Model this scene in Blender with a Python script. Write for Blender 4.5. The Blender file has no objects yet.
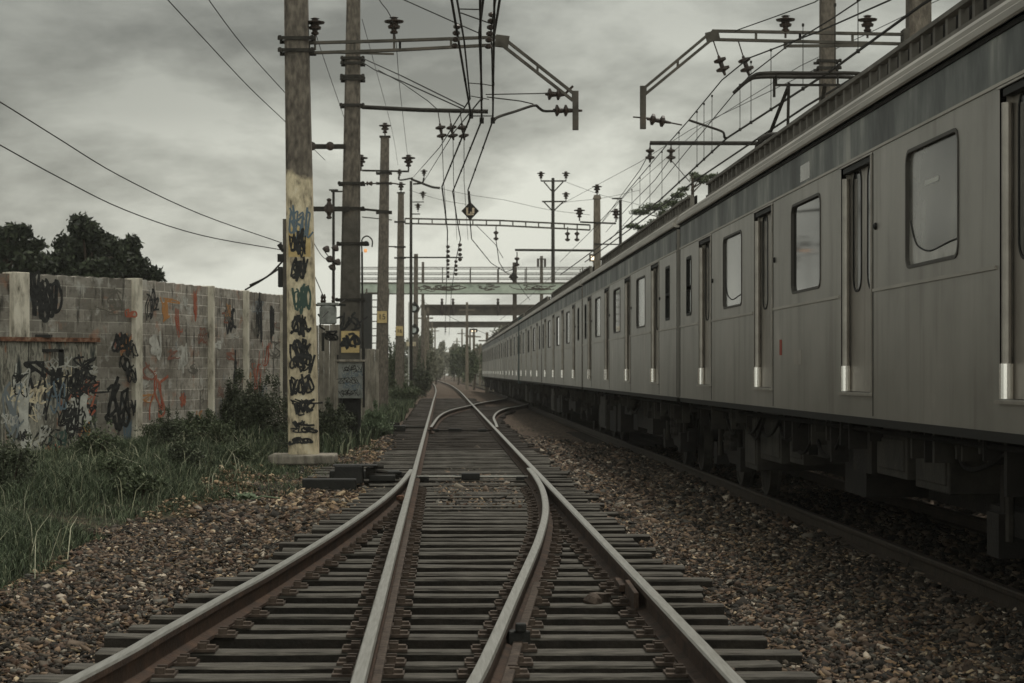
import bpy, math, random
import numpy as np
from mathutils import Vector, Matrix, noise as mnoise

# ------------------------------------------------------------------ camera, sky, sun
S = bpy.context.scene
F, VX, VY, CH = 2050.0, 441.0, 371.7, 1.53
cam = bpy.data.objects.new('camera', bpy.data.cameras.new('camera'))
S.collection.objects.link(cam); S.camera = cam
cam.location = (0, 0, CH); cam.rotation_euler = (math.radians(90), 0, 0)
cam.data.sensor_width = 36; cam.data.lens = 36 * F / 1024
cam.data.shift_x = (512 - VX) / 1024; cam.data.shift_y = (VY - 341.5) / 1024
cam.data.clip_start = .1; cam.data.clip_end = 5000
cam.data.dof.use_dof = True; cam.data.dof.focus_distance = 17; cam.data.dof.aperture_fstop = 8.0
S.render.resolution_x, S.render.resolution_y = 1024, 683
S.view_settings.view_transform = 'Standard'; S.view_settings.look = 'None'
S.view_settings.exposure = 0.18; S.view_settings.gamma = 1.0
S.render.engine = 'CYCLES'
S.cycles.max_bounces = 6; S.cycles.volume_bounces = 1
S.cycles.use_denoising = True

SUN_EL, SUN_AZ = 66, 35            # azimuth from +Y towards +X (sun high ahead and to the right, behind cloud)
W = bpy.data.worlds.new("World"); S.world = W; W.use_nodes = True
nt = W.node_tree; nt.nodes.clear()
def wn(t, **k):
    n = nt.nodes.new(t)
    for a, b in k.items(): setattr(n, a, b)
    return n
L_ = nt.links.new
wo = wn('ShaderNodeOutputWorld'); bg = wn('ShaderNodeBackground'); bg.inputs[1].default_value = .1
sky = wn('ShaderNodeTexSky', sky_type='NISHITA'); sky.sun_disc = False
sky.sun_elevation = math.radians(SUN_EL); sky.sun_rotation = math.radians(SUN_AZ)
sky.air_density = 1.5; sky.dust_density = 4
tc = wn('ShaderNodeTexCoord'); sp = wn('ShaderNodeSeparateXYZ'); L_(tc.outputs['Generated'], sp.inputs[0])
mp = wn('ShaderNodeMapping'); mp.inputs['Scale'].default_value = (5, 5, 12); mp.inputs['Location'].default_value = (3.35, 0.4, 1.2)
L_(tc.outputs['Generated'], mp.inputs[0])
n1 = wn('ShaderNodeTexNoise'); n1.inputs['Scale'].default_value = 1.35; n1.inputs['Detail'].default_value = 10
n1.inputs['Roughness'].default_value = .58; n1.inputs['Distortion'].default_value = .15; L_(mp.outputs[0], n1.inputs[0])
# overcast brightness against height (clouds thicken overhead), then broken up by the noise
hr = wn('ShaderNodeValToRGB'); L_(sp.outputs[2], hr.inputs[0])
e = hr.color_ramp.elements; e[0].position = 0.0; e[0].color = (.90, .90, .90, 1); e[1].position = 1; e[1].color = (.50, .50, .50, 1)
for p_, v_ in ((.06, .84), (.09, .64), (.125, .43), (.17, .34), (.4, .48)):
    k_ = e.new(p_); k_.color = (v_, v_, v_, 1)
nr = wn('ShaderNodeMapRange'); nr.inputs[1].default_value = .40; nr.inputs[2].default_value = .62; nr.inputs[3].default_value = .54; nr.inputs[4].default_value = 1.2
L_(n1.outputs['Fac'], nr.inputs[0])
# heavier cloud towards the left
xr = wn('ShaderNodeMapRange'); xr.inputs[1].default_value = -.2; xr.inputs[2].default_value = .1; xr.inputs[3].default_value = .72; xr.inputs[4].default_value = 1.12
L_(sp.outputs[0], xr.inputs[0])
m1 = wn('ShaderNodeMath', operation='MULTIPLY'); L_(hr.outputs[0], m1.inputs[0]); L_(nr.outputs[0], m1.inputs[1])
m2 = wn('ShaderNodeMath', operation='MULTIPLY'); L_(m1.outputs[0], m2.inputs[0]); L_(xr.outputs[0], m2.inputs[1])
# brighter unseen sky behind the camera, added to light poles and wall
yr = wn('ShaderNodeMapRange'); yr.inputs[1].default_value = .1; yr.inputs[2].default_value = -.7; yr.inputs[3].default_value = 1.0; yr.inputs[4].default_value = 2.3; L_(sp.outputs[1], yr.inputs[0])
m4 = wn('ShaderNodeMath', operation='MULTIPLY'); L_(yr.outputs[0], m4.inputs[1])
m3 = wn('ShaderNodeMath', operation='MINIMUM'); L_(m2.outputs[0], m3.inputs[0]); L_(m3.outputs[0], m4.inputs[0]); m3.inputs[1].default_value = .68
tint = wn('ShaderNodeVectorMath', operation='SCALE'); tint.inputs[0].default_value = (10.0, 10.15, 9.0); L_(m4.outputs[0], tint.inputs['Scale'])
mx = wn('ShaderNodeMixRGB'); mx.inputs[0].default_value = .93; L_(sky.outputs[0], mx.inputs[1]); L_(tint.outputs[0], mx.inputs[2])
L_(mx.outputs[0], bg.inputs[0]); L_(bg.outputs[0], wo.inputs[0])

sl = bpy.data.lights.new('sun', 'SUN'); sl.energy = 1.5; sl.angle = math.radians(10); sl.color = (1, .95, .86)
sun = bpy.data.objects.new('sun', sl); S.collection.objects.link(sun)
az, el = math.radians(SUN_AZ), math.radians(SUN_EL)
sd = Vector((math.sin(az) * math.cos(el), math.cos(az) * math.cos(el), math.sin(el)))
sun.rotation_euler = sd.to_track_quat('Z', 'Y').to_euler(); sun.location = (-20, 10, 30)

# ------------------------------------------------------------------ helpers
rnd = random.Random(5)
NP = np.random.default_rng(11)
ORI = {}
def at(px, py, Y):
    return Vector(((px - VX) * Y / F, Y, CH - (py - VY) * Y / F))
def link(o): S.collection.objects.link(o); return o
def tag(o, label=None, cat=None, group=None, kind=None):
    if label: o['label'] = label
    if cat: o['category'] = cat
    if group: o['group'] = group
    if kind: o['kind'] = kind
    return o
def thing(name, label, cat, loc=(0, 0, 0), group=None):
    o = bpy.data.objects.new(name, None); link(o); o.location = loc; o.empty_display_size = .2
    ORI[o.name] = Vector(loc)
    return tag(o, label, cat, group)
class MB:
    def __init__(s): s.v = []; s.f = []; s.m = []; s.cur = 0
    def add(s, vs, fs):
        b = len(s.v); s.v += [tuple(p) for p in vs]; s.f += [tuple(i + b for i in f) for f in fs]; s.m += [s.cur] * len(fs)
    def box(s, c, d, rz=0, taper=1):
        x, y, z = d[0] / 2, d[1] / 2, d[2] / 2; cr, sr = math.cos(rz), math.sin(rz); vs = []
        for k, (i, j, l) in enumerate(((-1,-1,-1),(1,-1,-1),(1,1,-1),(-1,1,-1),(-1,-1,1),(1,-1,1),(1,1,1),(-1,1,1))):
            t = taper if l > 0 else 1
            a, b = i * x * t, j * y * t
            vs.append((c[0] + a * cr - b * sr, c[1] + a * sr + b * cr, c[2] + l * z))
        s.add(vs, ((0,3,2,1),(4,5,6,7),(0,1,5,4),(1,2,6,5),(2,3,7,6),(3,0,4,7))); return s
    def span(s, a, b):
        return s.box([(a[i] + b[i]) / 2 for i in range(3)], [abs(b[i] - a[i]) for i in range(3)])
    def bar(s, p0, p1, w, h=None, up=(0, 0, 1), w1=None, h1=None):
        p0, p1 = Vector(p0), Vector(p1); h = w if h is None else h; w1 = w if w1 is None else w1; h1 = h if h1 is None else h1
        d = (p1 - p0).normalized(); u = Vector(up)
        if abs(d.dot(u)) > .98: u = Vector((0, 1, 0))
        a = d.cross(u).normalized(); b = a.cross(d).normalized(); vs = []
        for p, ww, hh in ((p0, w, h), (p1, w1, h1)):
            for i, j in ((-1,-1),(1,-1),(1,1),(-1,1)): vs.append(p + a * (i * ww / 2) + b * (j * hh / 2))
        s.add(vs, ((0,3,2,1),(4,5,6,7),(0,1,5,4),(1,2,6,5),(2,3,7,6),(3,0,4,7))); return s
    def tube(s, pts, r, seg=6, r1=None, caps=True):
        pts = [Vector(p) for p in pts]; n = len(pts); vs = []; fs = []
        for i, p in enumerate(pts):
            d = (pts[min(i + 1, n - 1)] - pts[max(i - 1, 0)]).normalized()
            u = Vector((0, 0, 1)) if abs(d.z) < .9 else Vector((0, 1, 0))
            a = d.cross(u).normalized(); b = a.cross(d)
            rr = r if r1 is None else r + (r1 - r) * i / (n - 1)
            for k in range(seg):
                t = 2 * math.pi * k / seg; vs.append(p + a * math.cos(t) * rr + b * math.sin(t) * rr)
        for i in range(n - 1):
            for k in range(seg):
                k2 = (k + 1) % seg; fs.append((i*seg+k, i*seg+k2, (i+1)*seg+k2, (i+1)*seg+k))
        if caps: fs.append(tuple(range(seg))[::-1]); fs.append(tuple(range((n-1)*seg, n*seg)))
        s.add(vs, fs); return s
    def lathe(s, p, d, prof, seg=12):
        p = Vector(p); d = Vector(d).normalized(); u = Vector((0, 0, 1)) if abs(d.z) < .9 else Vector((0, 1, 0))
        a = d.cross(u).normalized(); b = a.cross(d); vs = []; fs = []
        for t, r in prof:
            for k in range(seg):
                q = 2 * math.pi * k / seg; vs.append(p + d * t + a * math.cos(q) * r + b * math.sin(q) * r)
        n = len(prof)
        for i in range(n - 1):
            for k in range(seg):
                k2 = (k + 1) % seg; fs.append((i*seg+k, i*seg+k2, (i+1)*seg+k2, (i+1)*seg+k))
        fs.append(tuple(range(seg))[::-1]); fs.append(tuple(range((n-1)*seg, n*seg)))
        s.add(vs, fs); return s
    def build(s, name, mats, parent=None, origin=None, smooth=False, bevel=0):
        if not isinstance(mats, (list, tuple)): mats = [mats]
        o3 = ORI[parent.name] if parent else Vector(origin or (0, 0, 0))
        me = bpy.data.meshes.new(name)
        me.from_pydata([(p[0]-o3.x, p[1]-o3.y, p[2]-o3.z) for p in s.v], [], s.f)
        for m in mats: me.materials.append(m)
        if len(mats) > 1: me.polygons.foreach_set('material_index', s.m)
        if smooth: me.shade_smooth()
        me.update()
        o = bpy.data.objects.new(name, me); link(o); ORI[o.name] = o3
        if parent: o.parent = parent
        else: o.location = o3
        if bevel:
            b = o.modifiers.new('bevel', 'BEVEL'); b.width = bevel; b.segments = 2; b.limit_method = 'ANGLE'
        return o
def npmesh(name, V, Fc, mats, origin=(0, 0, 0), parent=None, smooth=False):
    """V (n,3) array, Fc (m,k) array of equal sized faces"""
    me = bpy.data.meshes.new(name); n, k = Fc.shape
    o3 = ORI[parent.name] if parent else Vector(origin)
    me.vertices.add(len(V)); me.vertices.foreach_set('co', (V - np.array(o3)).astype(np.float32).ravel())
    me.loops.add(n * k); me.loops.foreach_set('vertex_index', Fc.astype(np.int32).ravel())
    me.polygons.add(n); me.polygons.foreach_set('loop_start', np.arange(0, n * k, k, dtype=np.int32))
    me.update(calc_edges=True)
    if not isinstance(mats, (list, tuple)): mats = [mats]
    for m in mats: me.materials.append(m)
    if smooth: me.shade_smooth()
    o = bpy.data.objects.new(name, me); link(o); ORI[o.name] = o3
    if parent: o.parent = parent
    else: o.location = o3
    return o
def copy_tree(o, parent=None):
    c = o.copy(); S.collection.objects.link(c); ORI[c.name] = ORI[o.name]
    if parent: c.parent = parent
    for ch in [k for k in o.children]: copy_tree(ch, c)
    return c
def cr(pts, n=8):
    P = [Vector(p) for p in pts]; P = [P[0] * 2 - P[1]] + P + [P[-1] * 2 - P[-2]]; out = []
    for i in range(1, len(P) - 2):
        a, b, c, d = P[i-1], P[i], P[i+1], P[i+2]
        for k in range(n):
            t = k / n
            out.append(.5 * ((2*b) + (c-a)*t + (2*a-5*b+4*c-d)*t*t + (3*b-a-3*c+d)*t**3))
    out.append(P[-2]); return out

# ------------------------------------------------------------------ materials
M = {}
def mat(name, col, rough=.8, metal=0, noise=None, bump=0, bscale=30, scale=3, spec=.3, stretch=None, isl=None, isl2=None, emit=None, detail=6, noise2=None):
    """noise: list of (pos, colour) ramp over a noise texture in object space; isl: ramp per mesh island"""
    m = bpy.data.materials.new(name); m.use_nodes = True; t = m.node_tree; b = t.nodes['Principled BSDF']
    b.inputs['Base Color'].default_value = (*col, 1); b.inputs['Roughness'].default_value = rough; b.inputs['Metallic'].default_value = metal
    b.inputs['Specular IOR Level'].default_value = spec
    tcn = t.nodes.new('ShaderNodeTexCoord'); vec = tcn.outputs['Object']
    if stretch:
        mpn = t.nodes.new('ShaderNodeMapping'); mpn.inputs['Scale'].default_value = stretch; t.links.new(vec, mpn.inputs[0]); vec = mpn.outputs[0]
    out = None
    def ramp(src, stops):
        r = t.nodes.new('ShaderNodeValToRGB'); e = r.color_ramp.elements
        e[0].position, e[0].color = stops[0][0], (*stops[0][1], 1); e[1].position, e[1].color = stops[-1][0], (*stops[-1][1], 1)
        for p, c in stops[1:-1]: k = e.new(p); k.color = (*c, 1)
        t.links.new(src, r.inputs[0]); return r.outputs[0]
    if noise:
        n = t.nodes.new('ShaderNodeTexNoise'); n.inputs['Scale'].default_value = scale; n.inputs['Detail'].default_value = detail; n.inputs['Roughness'].default_value = .62
        t.links.new(vec, n.inputs[0]); out = ramp(n.outputs['Fac'], noise)
    if isl:
        g = t.nodes.new('ShaderNodeNewGeometry'); o2 = ramp(g.outputs['Random Per Island'], isl)
        if out is not None:
            mm = t.nodes.new('ShaderNodeMixRGB'); mm.blend_type = 'MULTIPLY'; mm.inputs[0].default_value = 1
            t.links.new(out, mm.inputs[1]); t.links.new(o2, mm.inputs[2]); out = mm.outputs[0]
        else: out = o2
    if noise2:
        st2, sc2, stops2 = noise2
        mp2 = t.nodes.new('ShaderNodeMapping'); mp2.inputs['Scale'].default_value = st2; mp2.inputs['Location'].default_value = (3.1, 7.7, 1.3); t.links.new(tcn.outputs['Object'], mp2.inputs[0])
        n = t.nodes.new('ShaderNodeTexNoise'); n.inputs['Scale'].default_value = sc2; n.inputs['Detail'].default_value = 4.5; n.inputs['Roughness'].default_value = .6; t.links.new(mp2.outputs[0], n.inputs[0]); o3 = ramp(n.outputs['Fac'], stops2)
        mm = t.nodes.new('ShaderNodeMixRGB'); mm.blend_type = 'MULTIPLY'; mm.inputs[0].default_value = 1; t.links.new(out, mm.inputs[1]); t.links.new(o3, mm.inputs[2]); out = mm.outputs[0]
    if out is not None: t.links.new(out, b.inputs['Base Color'])
    if bump:
        n = t.nodes.new('ShaderNodeTexNoise'); n.inputs['Scale'].default_value = bscale; n.inputs['Detail'].default_value = 5
        t.links.new(vec, n.inputs[0]); bp = t.nodes.new('ShaderNodeBump'); bp.inputs['Strength'].default_value = bump; bp.inputs['Distance'].default_value = .02
        t.links.new(n.outputs['Fac'], bp.inputs['Height']); t.links.new(bp.outputs[0], b.inputs['Normal'])
    if emit: b.inputs['Emission Color'].default_value = (*emit[0], 1); b.inputs['Emission Strength'].default_value = emit[1]
    M[name] = m; return m
def g3(v, w=1.0): return (v * w, v, v / w)
mat('rail_top', (.34, .33, .30), .38, .7, noise=[(.3, (.24, .23, .20)), (.7, (.42, .41, .38))], scale=3, stretch=(30, 1.2, 30), bump=.15)
mat('rail_side', (.05, .03, .02), .85, noise=[(.3, (.030, .021, .016)), (.55, (.062, .036, .023)), (.75, (.10, .058, .036))], scale=5, bump=.5, bscale=40)
mat('rail_rust', (.10, .05, .03), .85, noise=[(.3, (.024, .017, .013)), (.55, (.056, .035, .024)), (.75, (.09, .055, .036))], scale=5, bump=.5, bscale=40)
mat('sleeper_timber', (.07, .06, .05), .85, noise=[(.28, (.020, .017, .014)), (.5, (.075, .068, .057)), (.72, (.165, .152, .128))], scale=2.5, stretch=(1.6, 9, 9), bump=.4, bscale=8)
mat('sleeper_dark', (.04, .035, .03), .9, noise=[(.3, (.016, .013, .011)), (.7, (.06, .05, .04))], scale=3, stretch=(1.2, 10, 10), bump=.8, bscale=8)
mat('sleeper_shade', (.02, .017, .014), .9, noise=[(.3, (.010, .009, .007)), (.7, (.034, .028, .022))], scale=6, bump=.5)  # sleeper sides and ends: shade put into a darker colour
mat('tie_plate', (.08, .06, .05), .75, .3, noise=[(.3, (.03, .022, .017)), (.7, (.12, .09, .07))], scale=12, bump=.4)
mat('stone', (.1, .08, .06), .9, isl=[(0, (.010, .009, .007)), (.33, (.028, .023, .018)), (.46, (.085, .050, .033)), (.58, (.055, .053, .044)), (.72, (.14, .105, .078)), (.86, (.20, .135, .09)), (.94, (.10, .098, .085)), (1, (.50, .42, .33))])
mat('stone_shade', (.1, .08, .06), .9, isl=[(0, (.012, .011, .009)), (.4, (.035, .028, .022)), (.7, (.07, .055, .04)), (.9, (.12, .085, .06)), (1, (.17, .14, .11))], bump=.5, bscale=60)  # stone colours darkened to stand for shade under the train
mat('litter', (.1, .08, .06), .9, isl=[(0, (.05, .03, .018)), (.4, (.16, .10, .055)), (.7, (.30, .21, .125)), (1, (.45, .36, .24))])
mat('steel_dark', (.03, .028, .024), .7, .4, noise=[(.3, (.018, .016, .013)), (.7, (.05, .045, .038))], scale=6, bump=.3)
mat('steel_beam', (.09, .08, .065), .75, .2, noise=[(.3, (.045, .04, .032)), (.55, (.10, .09, .075)), (.75, (.13, .10, .075))], scale=2.5, bump=.3)
mat('porcelain', (.035, .022, .016), .4, noise=[(.3, (.02, .014, .011)), (.7, (.05, .033, .024))], scale=9)
mat('wire', (.028, .026, .022), .7, .3)
mat('black_box', (.012, .012, .011), .6, noise=[(.3, (.007, .007, .006)), (.7, (.022, .021, .018))], scale=5, bump=.3)
mat('pole_concrete', (.2, .17, .13), .9, noise=[(.28, (.06, .05, .04)), (.45, (.15, .125, .095)), (.62, (.21, .18, .14)), (.8, (.28, .24, .19))], scale=3.2, stretch=(4, 4, .9), bump=.5, bscale=25)
mat('pole_brown', (.13, .10, .075), .9, noise=[(.3, (.06, .051, .042)), (.5, (.125, .106, .086)), (.7, (.20, .172, .14))], scale=4.5, stretch=(3, 3, 1.3), bump=.5, bscale=25)
mat('pole_paint', (.5, .42, .27), .8, noise=[(.30, (.13, .105, .075)), (.42, (.42, .355, .25)), (.56, (.66, .565, .39)), (.75, (.74, .67, .53))], scale=3.5, stretch=(3, 3, 1.2), bump=.3, bscale=25)
mat('yellow_paint', (.6, .45, .2), .8, noise=[(.3, (.42, .30, .13)), (.7, (.62, .48, .24))], scale=10)
mat('spray_black', (.012, .012, .012), .7, noise=[(.35, (.006, .006, .006)), (.75, (.05, .05, .048))], scale=14)
mat('spray_green', (.05, .085, .07), .7); mat('spray_red', (.33, .085, .045), .8, noise=[(.35, (.30, .065, .035)), (.7, (.38, .16, .10))], scale=9)
mat('spray_orange', (.42, .20, .07), .8); mat('spray_white', (.5, .5, .46), .8, noise=[(.35, (.28, .27, .24)), (.65, (.55, .54, .49))], scale=5); mat('spray_blue', (.12, .16, .19), .8)
mat('concrete_col', (.4, .36, .3), .9, noise=[(.27, (.07, .06, .05)), (.38, (.38, .345, .28)), (.52, (.66, .61, .51)), (.8, (.76, .72, .62))], scale=2.2, stretch=(3, 3, 1), bump=.4)
mat('old_concrete', (.2, .18, .15), .9, noise=[(.3, (.11, .098, .08)), (.5, (.25, .225, .185)), (.75, (.40, .365, .305))], scale=2.5, stretch=(3, 3, .8), bump=.5)
mat('rusty_cap', (.1, .05, .03), .85, noise=[(.3, (.03, .02, .015)), (.5, (.16, .07, .04)), (.62, (.25, .15, .10)), (.75, (.3, .26, .2))], scale=6, stretch=(2, 2, 2))
mat('cabinet_paint', (.3, .32, .3), .6, noise=[(.3, (.13, .135, .125)), (.55, (.27, .28, .26)), (.8, (.36, .37, .34))], scale=5, bump=.2)
mat('bark', (.06, .045, .035), .9, noise=[(.3, (.03, .022, .017)), (.7, (.10, .075, .055))], scale=6, bump=.7)
mat('leaf_dark', (.03, .04, .02), .75, isl=[(0, (.010, .013, .008)), (.5, (.024, .032, .017)), (1, (.055, .068, .036))])
mat('leaf_scrub', (.03, .04, .02), .75, isl=[(0, (.022, .026, .016)), (.5, (.055, .065, .038)), (1, (.12, .135, .085))])
mat('leaf_mid', (.05, .06, .03), .75, isl=[(0, (.028, .036, .02)), (.5, (.068, .088, .045)), (1, (.15, .17, .10))])
mat('leaf_pale', (.12, .15, .09), .75, isl=[(0, (.06, .085, .045)), (.5, (.13, .17, .10)), (1, (.21, .26, .16))])
mat('leaf_haze', (.08, .085, .05), .8, isl=[(0, (.08, .084, .055)), (.5, (.17, .17, .12)), (1, (.28, .27, .205))])  # far leaf colours lightened to stand for haze
mat('grass_blade', (.05, .06, .03), .8, isl=[(0, (.014, .020, .011)), (.35, (.040, .055, .029)), (.68, (.080, .105, .057)), (.88, (.145, .175, .105)), (1, (.28, .29, .19))])
mat('straw', (.3, .28, .2), .8, isl=[(0, (.14, .15, .085)), (.6, (.28, .275, .18)), (1, (.48, .46, .34))])
mat('girder_green', (.2, .24, .19), .7, noise=[(.3, (.12, .14, .11)), (.42, (.42, .48, .40)), (.7, (.58, .64, .55))], scale=1.2, bump=.3)
mat('far_steel', (.06, .055, .045), .8, noise=[(.3, (.045, .038, .03)), (.7, (.12, .10, .08))], scale=1)
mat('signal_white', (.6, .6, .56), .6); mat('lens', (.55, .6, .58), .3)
mat('lamp_glow', (1, .5, .2), .5, emit=((1, .42, .16), .5))
mat('lamp_white', (1, .9, .7), .5, emit=((1, .80, .55), 1.3))
mat('sign_black', (.02, .017, .013), .6); mat('sign_figure', (.62, .50, .36), .6)
mat('old_red', (.22, .10, .07), .85); mat('old_blue', (.17, .19, .20), .85); mat('old_grey', (.13, .12, .10), .85)
# train
mat('rail_dull', (.06, .045, .03), .7, .3, noise=[(.3, (.022, .016, .011)), (.7, (.055, .04, .027))], scale=5, bump=.3)
mat('seal_grey', (.075, .07, .062), .6)
mat('train_silver', (.3, .28, .25), .40, .75, noise=[(.3, (.25, .235, .21)), (.45, (.335, .32, .29)), (.6, (.38, .362, .33)), (.75, (.52, .50, .46))], scale=.7, stretch=(1, .8, .8), bump=.14, bscale=3, spec=.5, noise2=((1, 2.4, .30), 1.3, [(.32, (.66, .645, .62)), (.46, (.90, .895, .885)), (.7, (1, 1, 1))]))
mat('train_trim', (.33, .31, .27), .45, .4, noise=[(.3, (.26, .24, .21)), (.7, (.46, .43, .38))], scale=1.6, stretch=(1, .4, 6), spec=.5)
mat('train_blue', (.12, .14, .14), .5, .1, noise=[(.34, (.035, .039, .038)), (.45, (.095, .105, .10)), (.56, (.19, .20, .185)), (.68, (.40, .395, .36))], scale=1.2, stretch=(1, 1.1, .5), spec=.5, noise2=((1, 4, .3), 1.3, [(.3, (.65, .67, .68)), (.6, (1, 1, 1))]))
mat('train_groove', (.015, .014, .012), .8)
mat('train_door', (.17, .155, .14), .42, .6, noise=[(.3, (.26, .235, .205)), (.7, (.42, .39, .345))], scale=2, stretch=(1, 1, .5), spec=.5)
mat('jamb_steel', (.5, .48, .44), .4, .8, noise=[(.3, (.30, .28, .25)), (.7, (.46, .43, .385))], scale=4)
mat('kick_steel', (1, .98, .94), .25, 1.0)
mat('rubber', (.012, .012, .011), .6)
mat('pane', (.02, .02, .02), .05, 0, spec=.9, noise=[(.3, (.010, .010, .009)), (.7, (.035, .035, .03))], scale=1.2)
mat('film', (.16, .16, .145), .16, 0, spec=.9, noise=[(.36, (.03, .03, .026)), (.5, (.08, .078, .068)), (.64, (.20, .195, .17))], scale=1.0)
mat('film_light', (.3, .29, .26), .2, 0, spec=.8, noise=[(.35, (.22, .21, .185)), (.65, (.36, .35, .315))], scale=3)
mat('pane_dark', (.008, .009, .009), .1, 0, spec=.6)
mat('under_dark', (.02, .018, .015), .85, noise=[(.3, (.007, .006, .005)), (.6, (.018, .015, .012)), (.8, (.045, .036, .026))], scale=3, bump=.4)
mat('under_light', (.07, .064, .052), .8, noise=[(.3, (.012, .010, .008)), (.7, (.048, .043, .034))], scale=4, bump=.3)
mat('roof_grey', (.16, .15, .13), .7, noise=[(.3, (.09, .083, .07)), (.7, (.22, .205, .18))], scale=2)
mat('teal_paint', (.03, .06, .058), .6); mat('red_mark', (.30, .05, .03), .6)

def mix_by_height(name, lower, upper, z, soft=.12, axis=2, scale=2.5, amp=.8):
    """one surface, two finishes meeting at local height z along an uneven edge"""
    m = bpy.data.materials[lower].copy(); m.name = name; t = m.node_tree
    up = bpy.data.materials[upper]
    r2 = None
    b = t.nodes['Principled BSDF']
    src = b.inputs['Base Color'].links[0].from_socket
    ut = up.node_tree; un = [n for n in ut.nodes if n.type == 'TEX_NOISE'][0]; ur = [n for n in ut.nodes if n.type == 'VALTORGB'][0]
    umap = [n for n in ut.nodes if n.type == 'MAPPING']
    tcn = [n for n in t.nodes if n.type == 'TEX_COORD'][0]
    n = t.nodes.new('ShaderNodeTexNoise'); n.inputs['Scale'].default_value = un.inputs['Scale'].default_value; n.inputs['Detail'].default_value = 6
    if umap:
        mm = t.nodes.new('ShaderNodeMapping'); mm.inputs['Scale'].default_value = umap[0].inputs['Scale'].default_value
        t.links.new(tcn.outputs['Object'], mm.inputs[0]); t.links.new(mm.outputs[0], n.inputs[0])
    else: t.links.new(tcn.outputs['Object'], n.inputs[0])
    r = t.nodes.new('ShaderNodeValToRGB'); e = r.color_ramp.elements; src_e = ur.color_ramp.elements
    e[0].position, e[0].color = src_e[0].position, src_e[0].color; e[1].position, e[1].color = src_e[-1].position, src_e[-1].color
    for q in list(src_e)[1:-1]: k = e.new(q.position); k.color = q.color
    t.links.new(n.outputs['Fac'], r.inputs[0])
    s = t.nodes.new('ShaderNodeSeparateXYZ'); t.links.new(tcn.outputs['Object'], s.inputs[0])
    nn = t.nodes.new('ShaderNodeTexNoise'); nn.inputs['Scale'].default_value = scale; nn.inputs['Detail'].default_value = 8; t.links.new(tcn.outputs['Object'], nn.inputs[0])
    a = t.nodes.new('ShaderNodeMath'); a.operation = 'MULTIPLY_ADD'; t.links.new(nn.outputs['Fac'], a.inputs[0]); a.inputs[1].default_value = amp; t.links.new(s.outputs[axis], a.inputs[2])
    mr = t.nodes.new('ShaderNodeMapRange'); mr.inputs[1].default_value = z + amp/2 - soft; mr.inputs[2].default_value = z + amp/2 + soft; t.links.new(a.outputs[0], mr.inputs[0])
    mxn = t.nodes.new('ShaderNodeMixRGB'); t.links.new(mr.outputs[0], mxn.inputs[0]); t.links.new(src, mxn.inputs[1]); t.links.new(r.outputs[0], mxn.inputs[2])
    t.links.new(mxn.outputs[0], b.inputs['Base Color']); M[name] = m; return m
# ------------------------------------------------------------------ ground
def ss(a, b, x):
    t = np.clip((x - a) / (b - a), 0, 1); return t * t * (3 - 2 * t)
def ground(X, Y):
    X = np.asarray(X, float); Y = np.asarray(Y, float)
    z = -.105 - .065 * (1 - ss(21, 23, Y)) * ss(-2.1, -1.7, X) * (1 - ss(1.5, 1.9, X)) + .02 * ss(34, 42, Y) * (np.abs(X - .5) < 2.2)
    z = z + .03 * ss(22.5, 24, Y) * (1 - ss(33, 36, Y)) * ss(-.3, .1, X) * (1 - ss(.9, 1.2, X))
    z = z + .30 * ss(-1.9, -4.6, X) * ss(8, 30, Y) * (1 - .6 * ss(60, 120, Y))
    z = z - .148 * ss(2.3, 3.7, X) * (1 - ss(120, 160, Y) * .3)
    z = z + .02 * np.sin(X * 2.3 + Y * .7) * np.sin(Y * .9 - X) * (np.abs(X - .5) > 1.6)
    return z
xs = np.concatenate([[-400, -200, -100, -40, -20], np.arange(-12, 12.01, .2), [20, 40, 100, 200, 400]])
ys = np.concatenate([[-60, -30, -10], np.arange(0, 60, .3), np.arange(60, 200, 2), [220, 260, 320, 400, 600, 900]])
GX, GY = np.meshgrid(xs, ys); GZ = ground(GX, GY)
V = np.stack([GX.ravel(), GY.ravel(), GZ.ravel()], 1); nx = len(xs); ny = len(ys)
ii, jj = np.meshgrid(np.arange(nx - 1), np.arange(ny - 1)); a = (jj * nx + ii).ravel()
Fc = np.stack([a, a + 1, a + 1 + nx, a + nx], 1)
gm = bpy.data.materials.new('ground_mix'); gm.use_nodes = True; t = gm.node_tree; b = t.nodes['Principled BSDF']; b.inputs['Roughness'].default_value = .95; b.inputs['Specular IOR Level'].default_value = .15
tcn = t.nodes.new('ShaderNodeTexCoord'); spn = t.nodes.new('ShaderNodeSeparateXYZ'); t.links.new(tcn.outputs['Object'], spn.inputs[0])
def tn(scale, det=8):
    n = t.nodes.new('ShaderNodeTexNoise'); n.inputs['Scale'].default_value = scale; n.inputs['Detail'].default_value = det; t.links.new(tcn.outputs['Object'], n.inputs[0]); return n
def rp(src, st):
    r = t.nodes.new('ShaderNodeValToRGB'); e = r.color_ramp.elements; e[0].position, e[0].color = st[0][0], (*st[0][1], 1); e[1].position, e[1].color = st[-1][0], (*st[-1][1], 1)
    for p, c in st[1:-1]: k = e.new(p); k.color = (*c, 1)
    t.links.new(src, r.inputs[0]); return r
vor = t.nodes.new('ShaderNodeTexVoronoi'); vor.inputs['Scale'].default_value = 17; t.links.new(tcn.outputs['Object'], vor.inputs[0])
sepc = t.nodes.new('ShaderNodeSeparateColor'); t.links.new(vor.outputs['Color'], sepc.inputs[0])
grav = rp(sepc.outputs[0], [(0, (.02, .017, .014)), (.3, (.05, .037, .028)), (.6, (.10, .07, .05)), (.85, (.14, .105, .08)), (1, (.24, .19, .15))])
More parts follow.
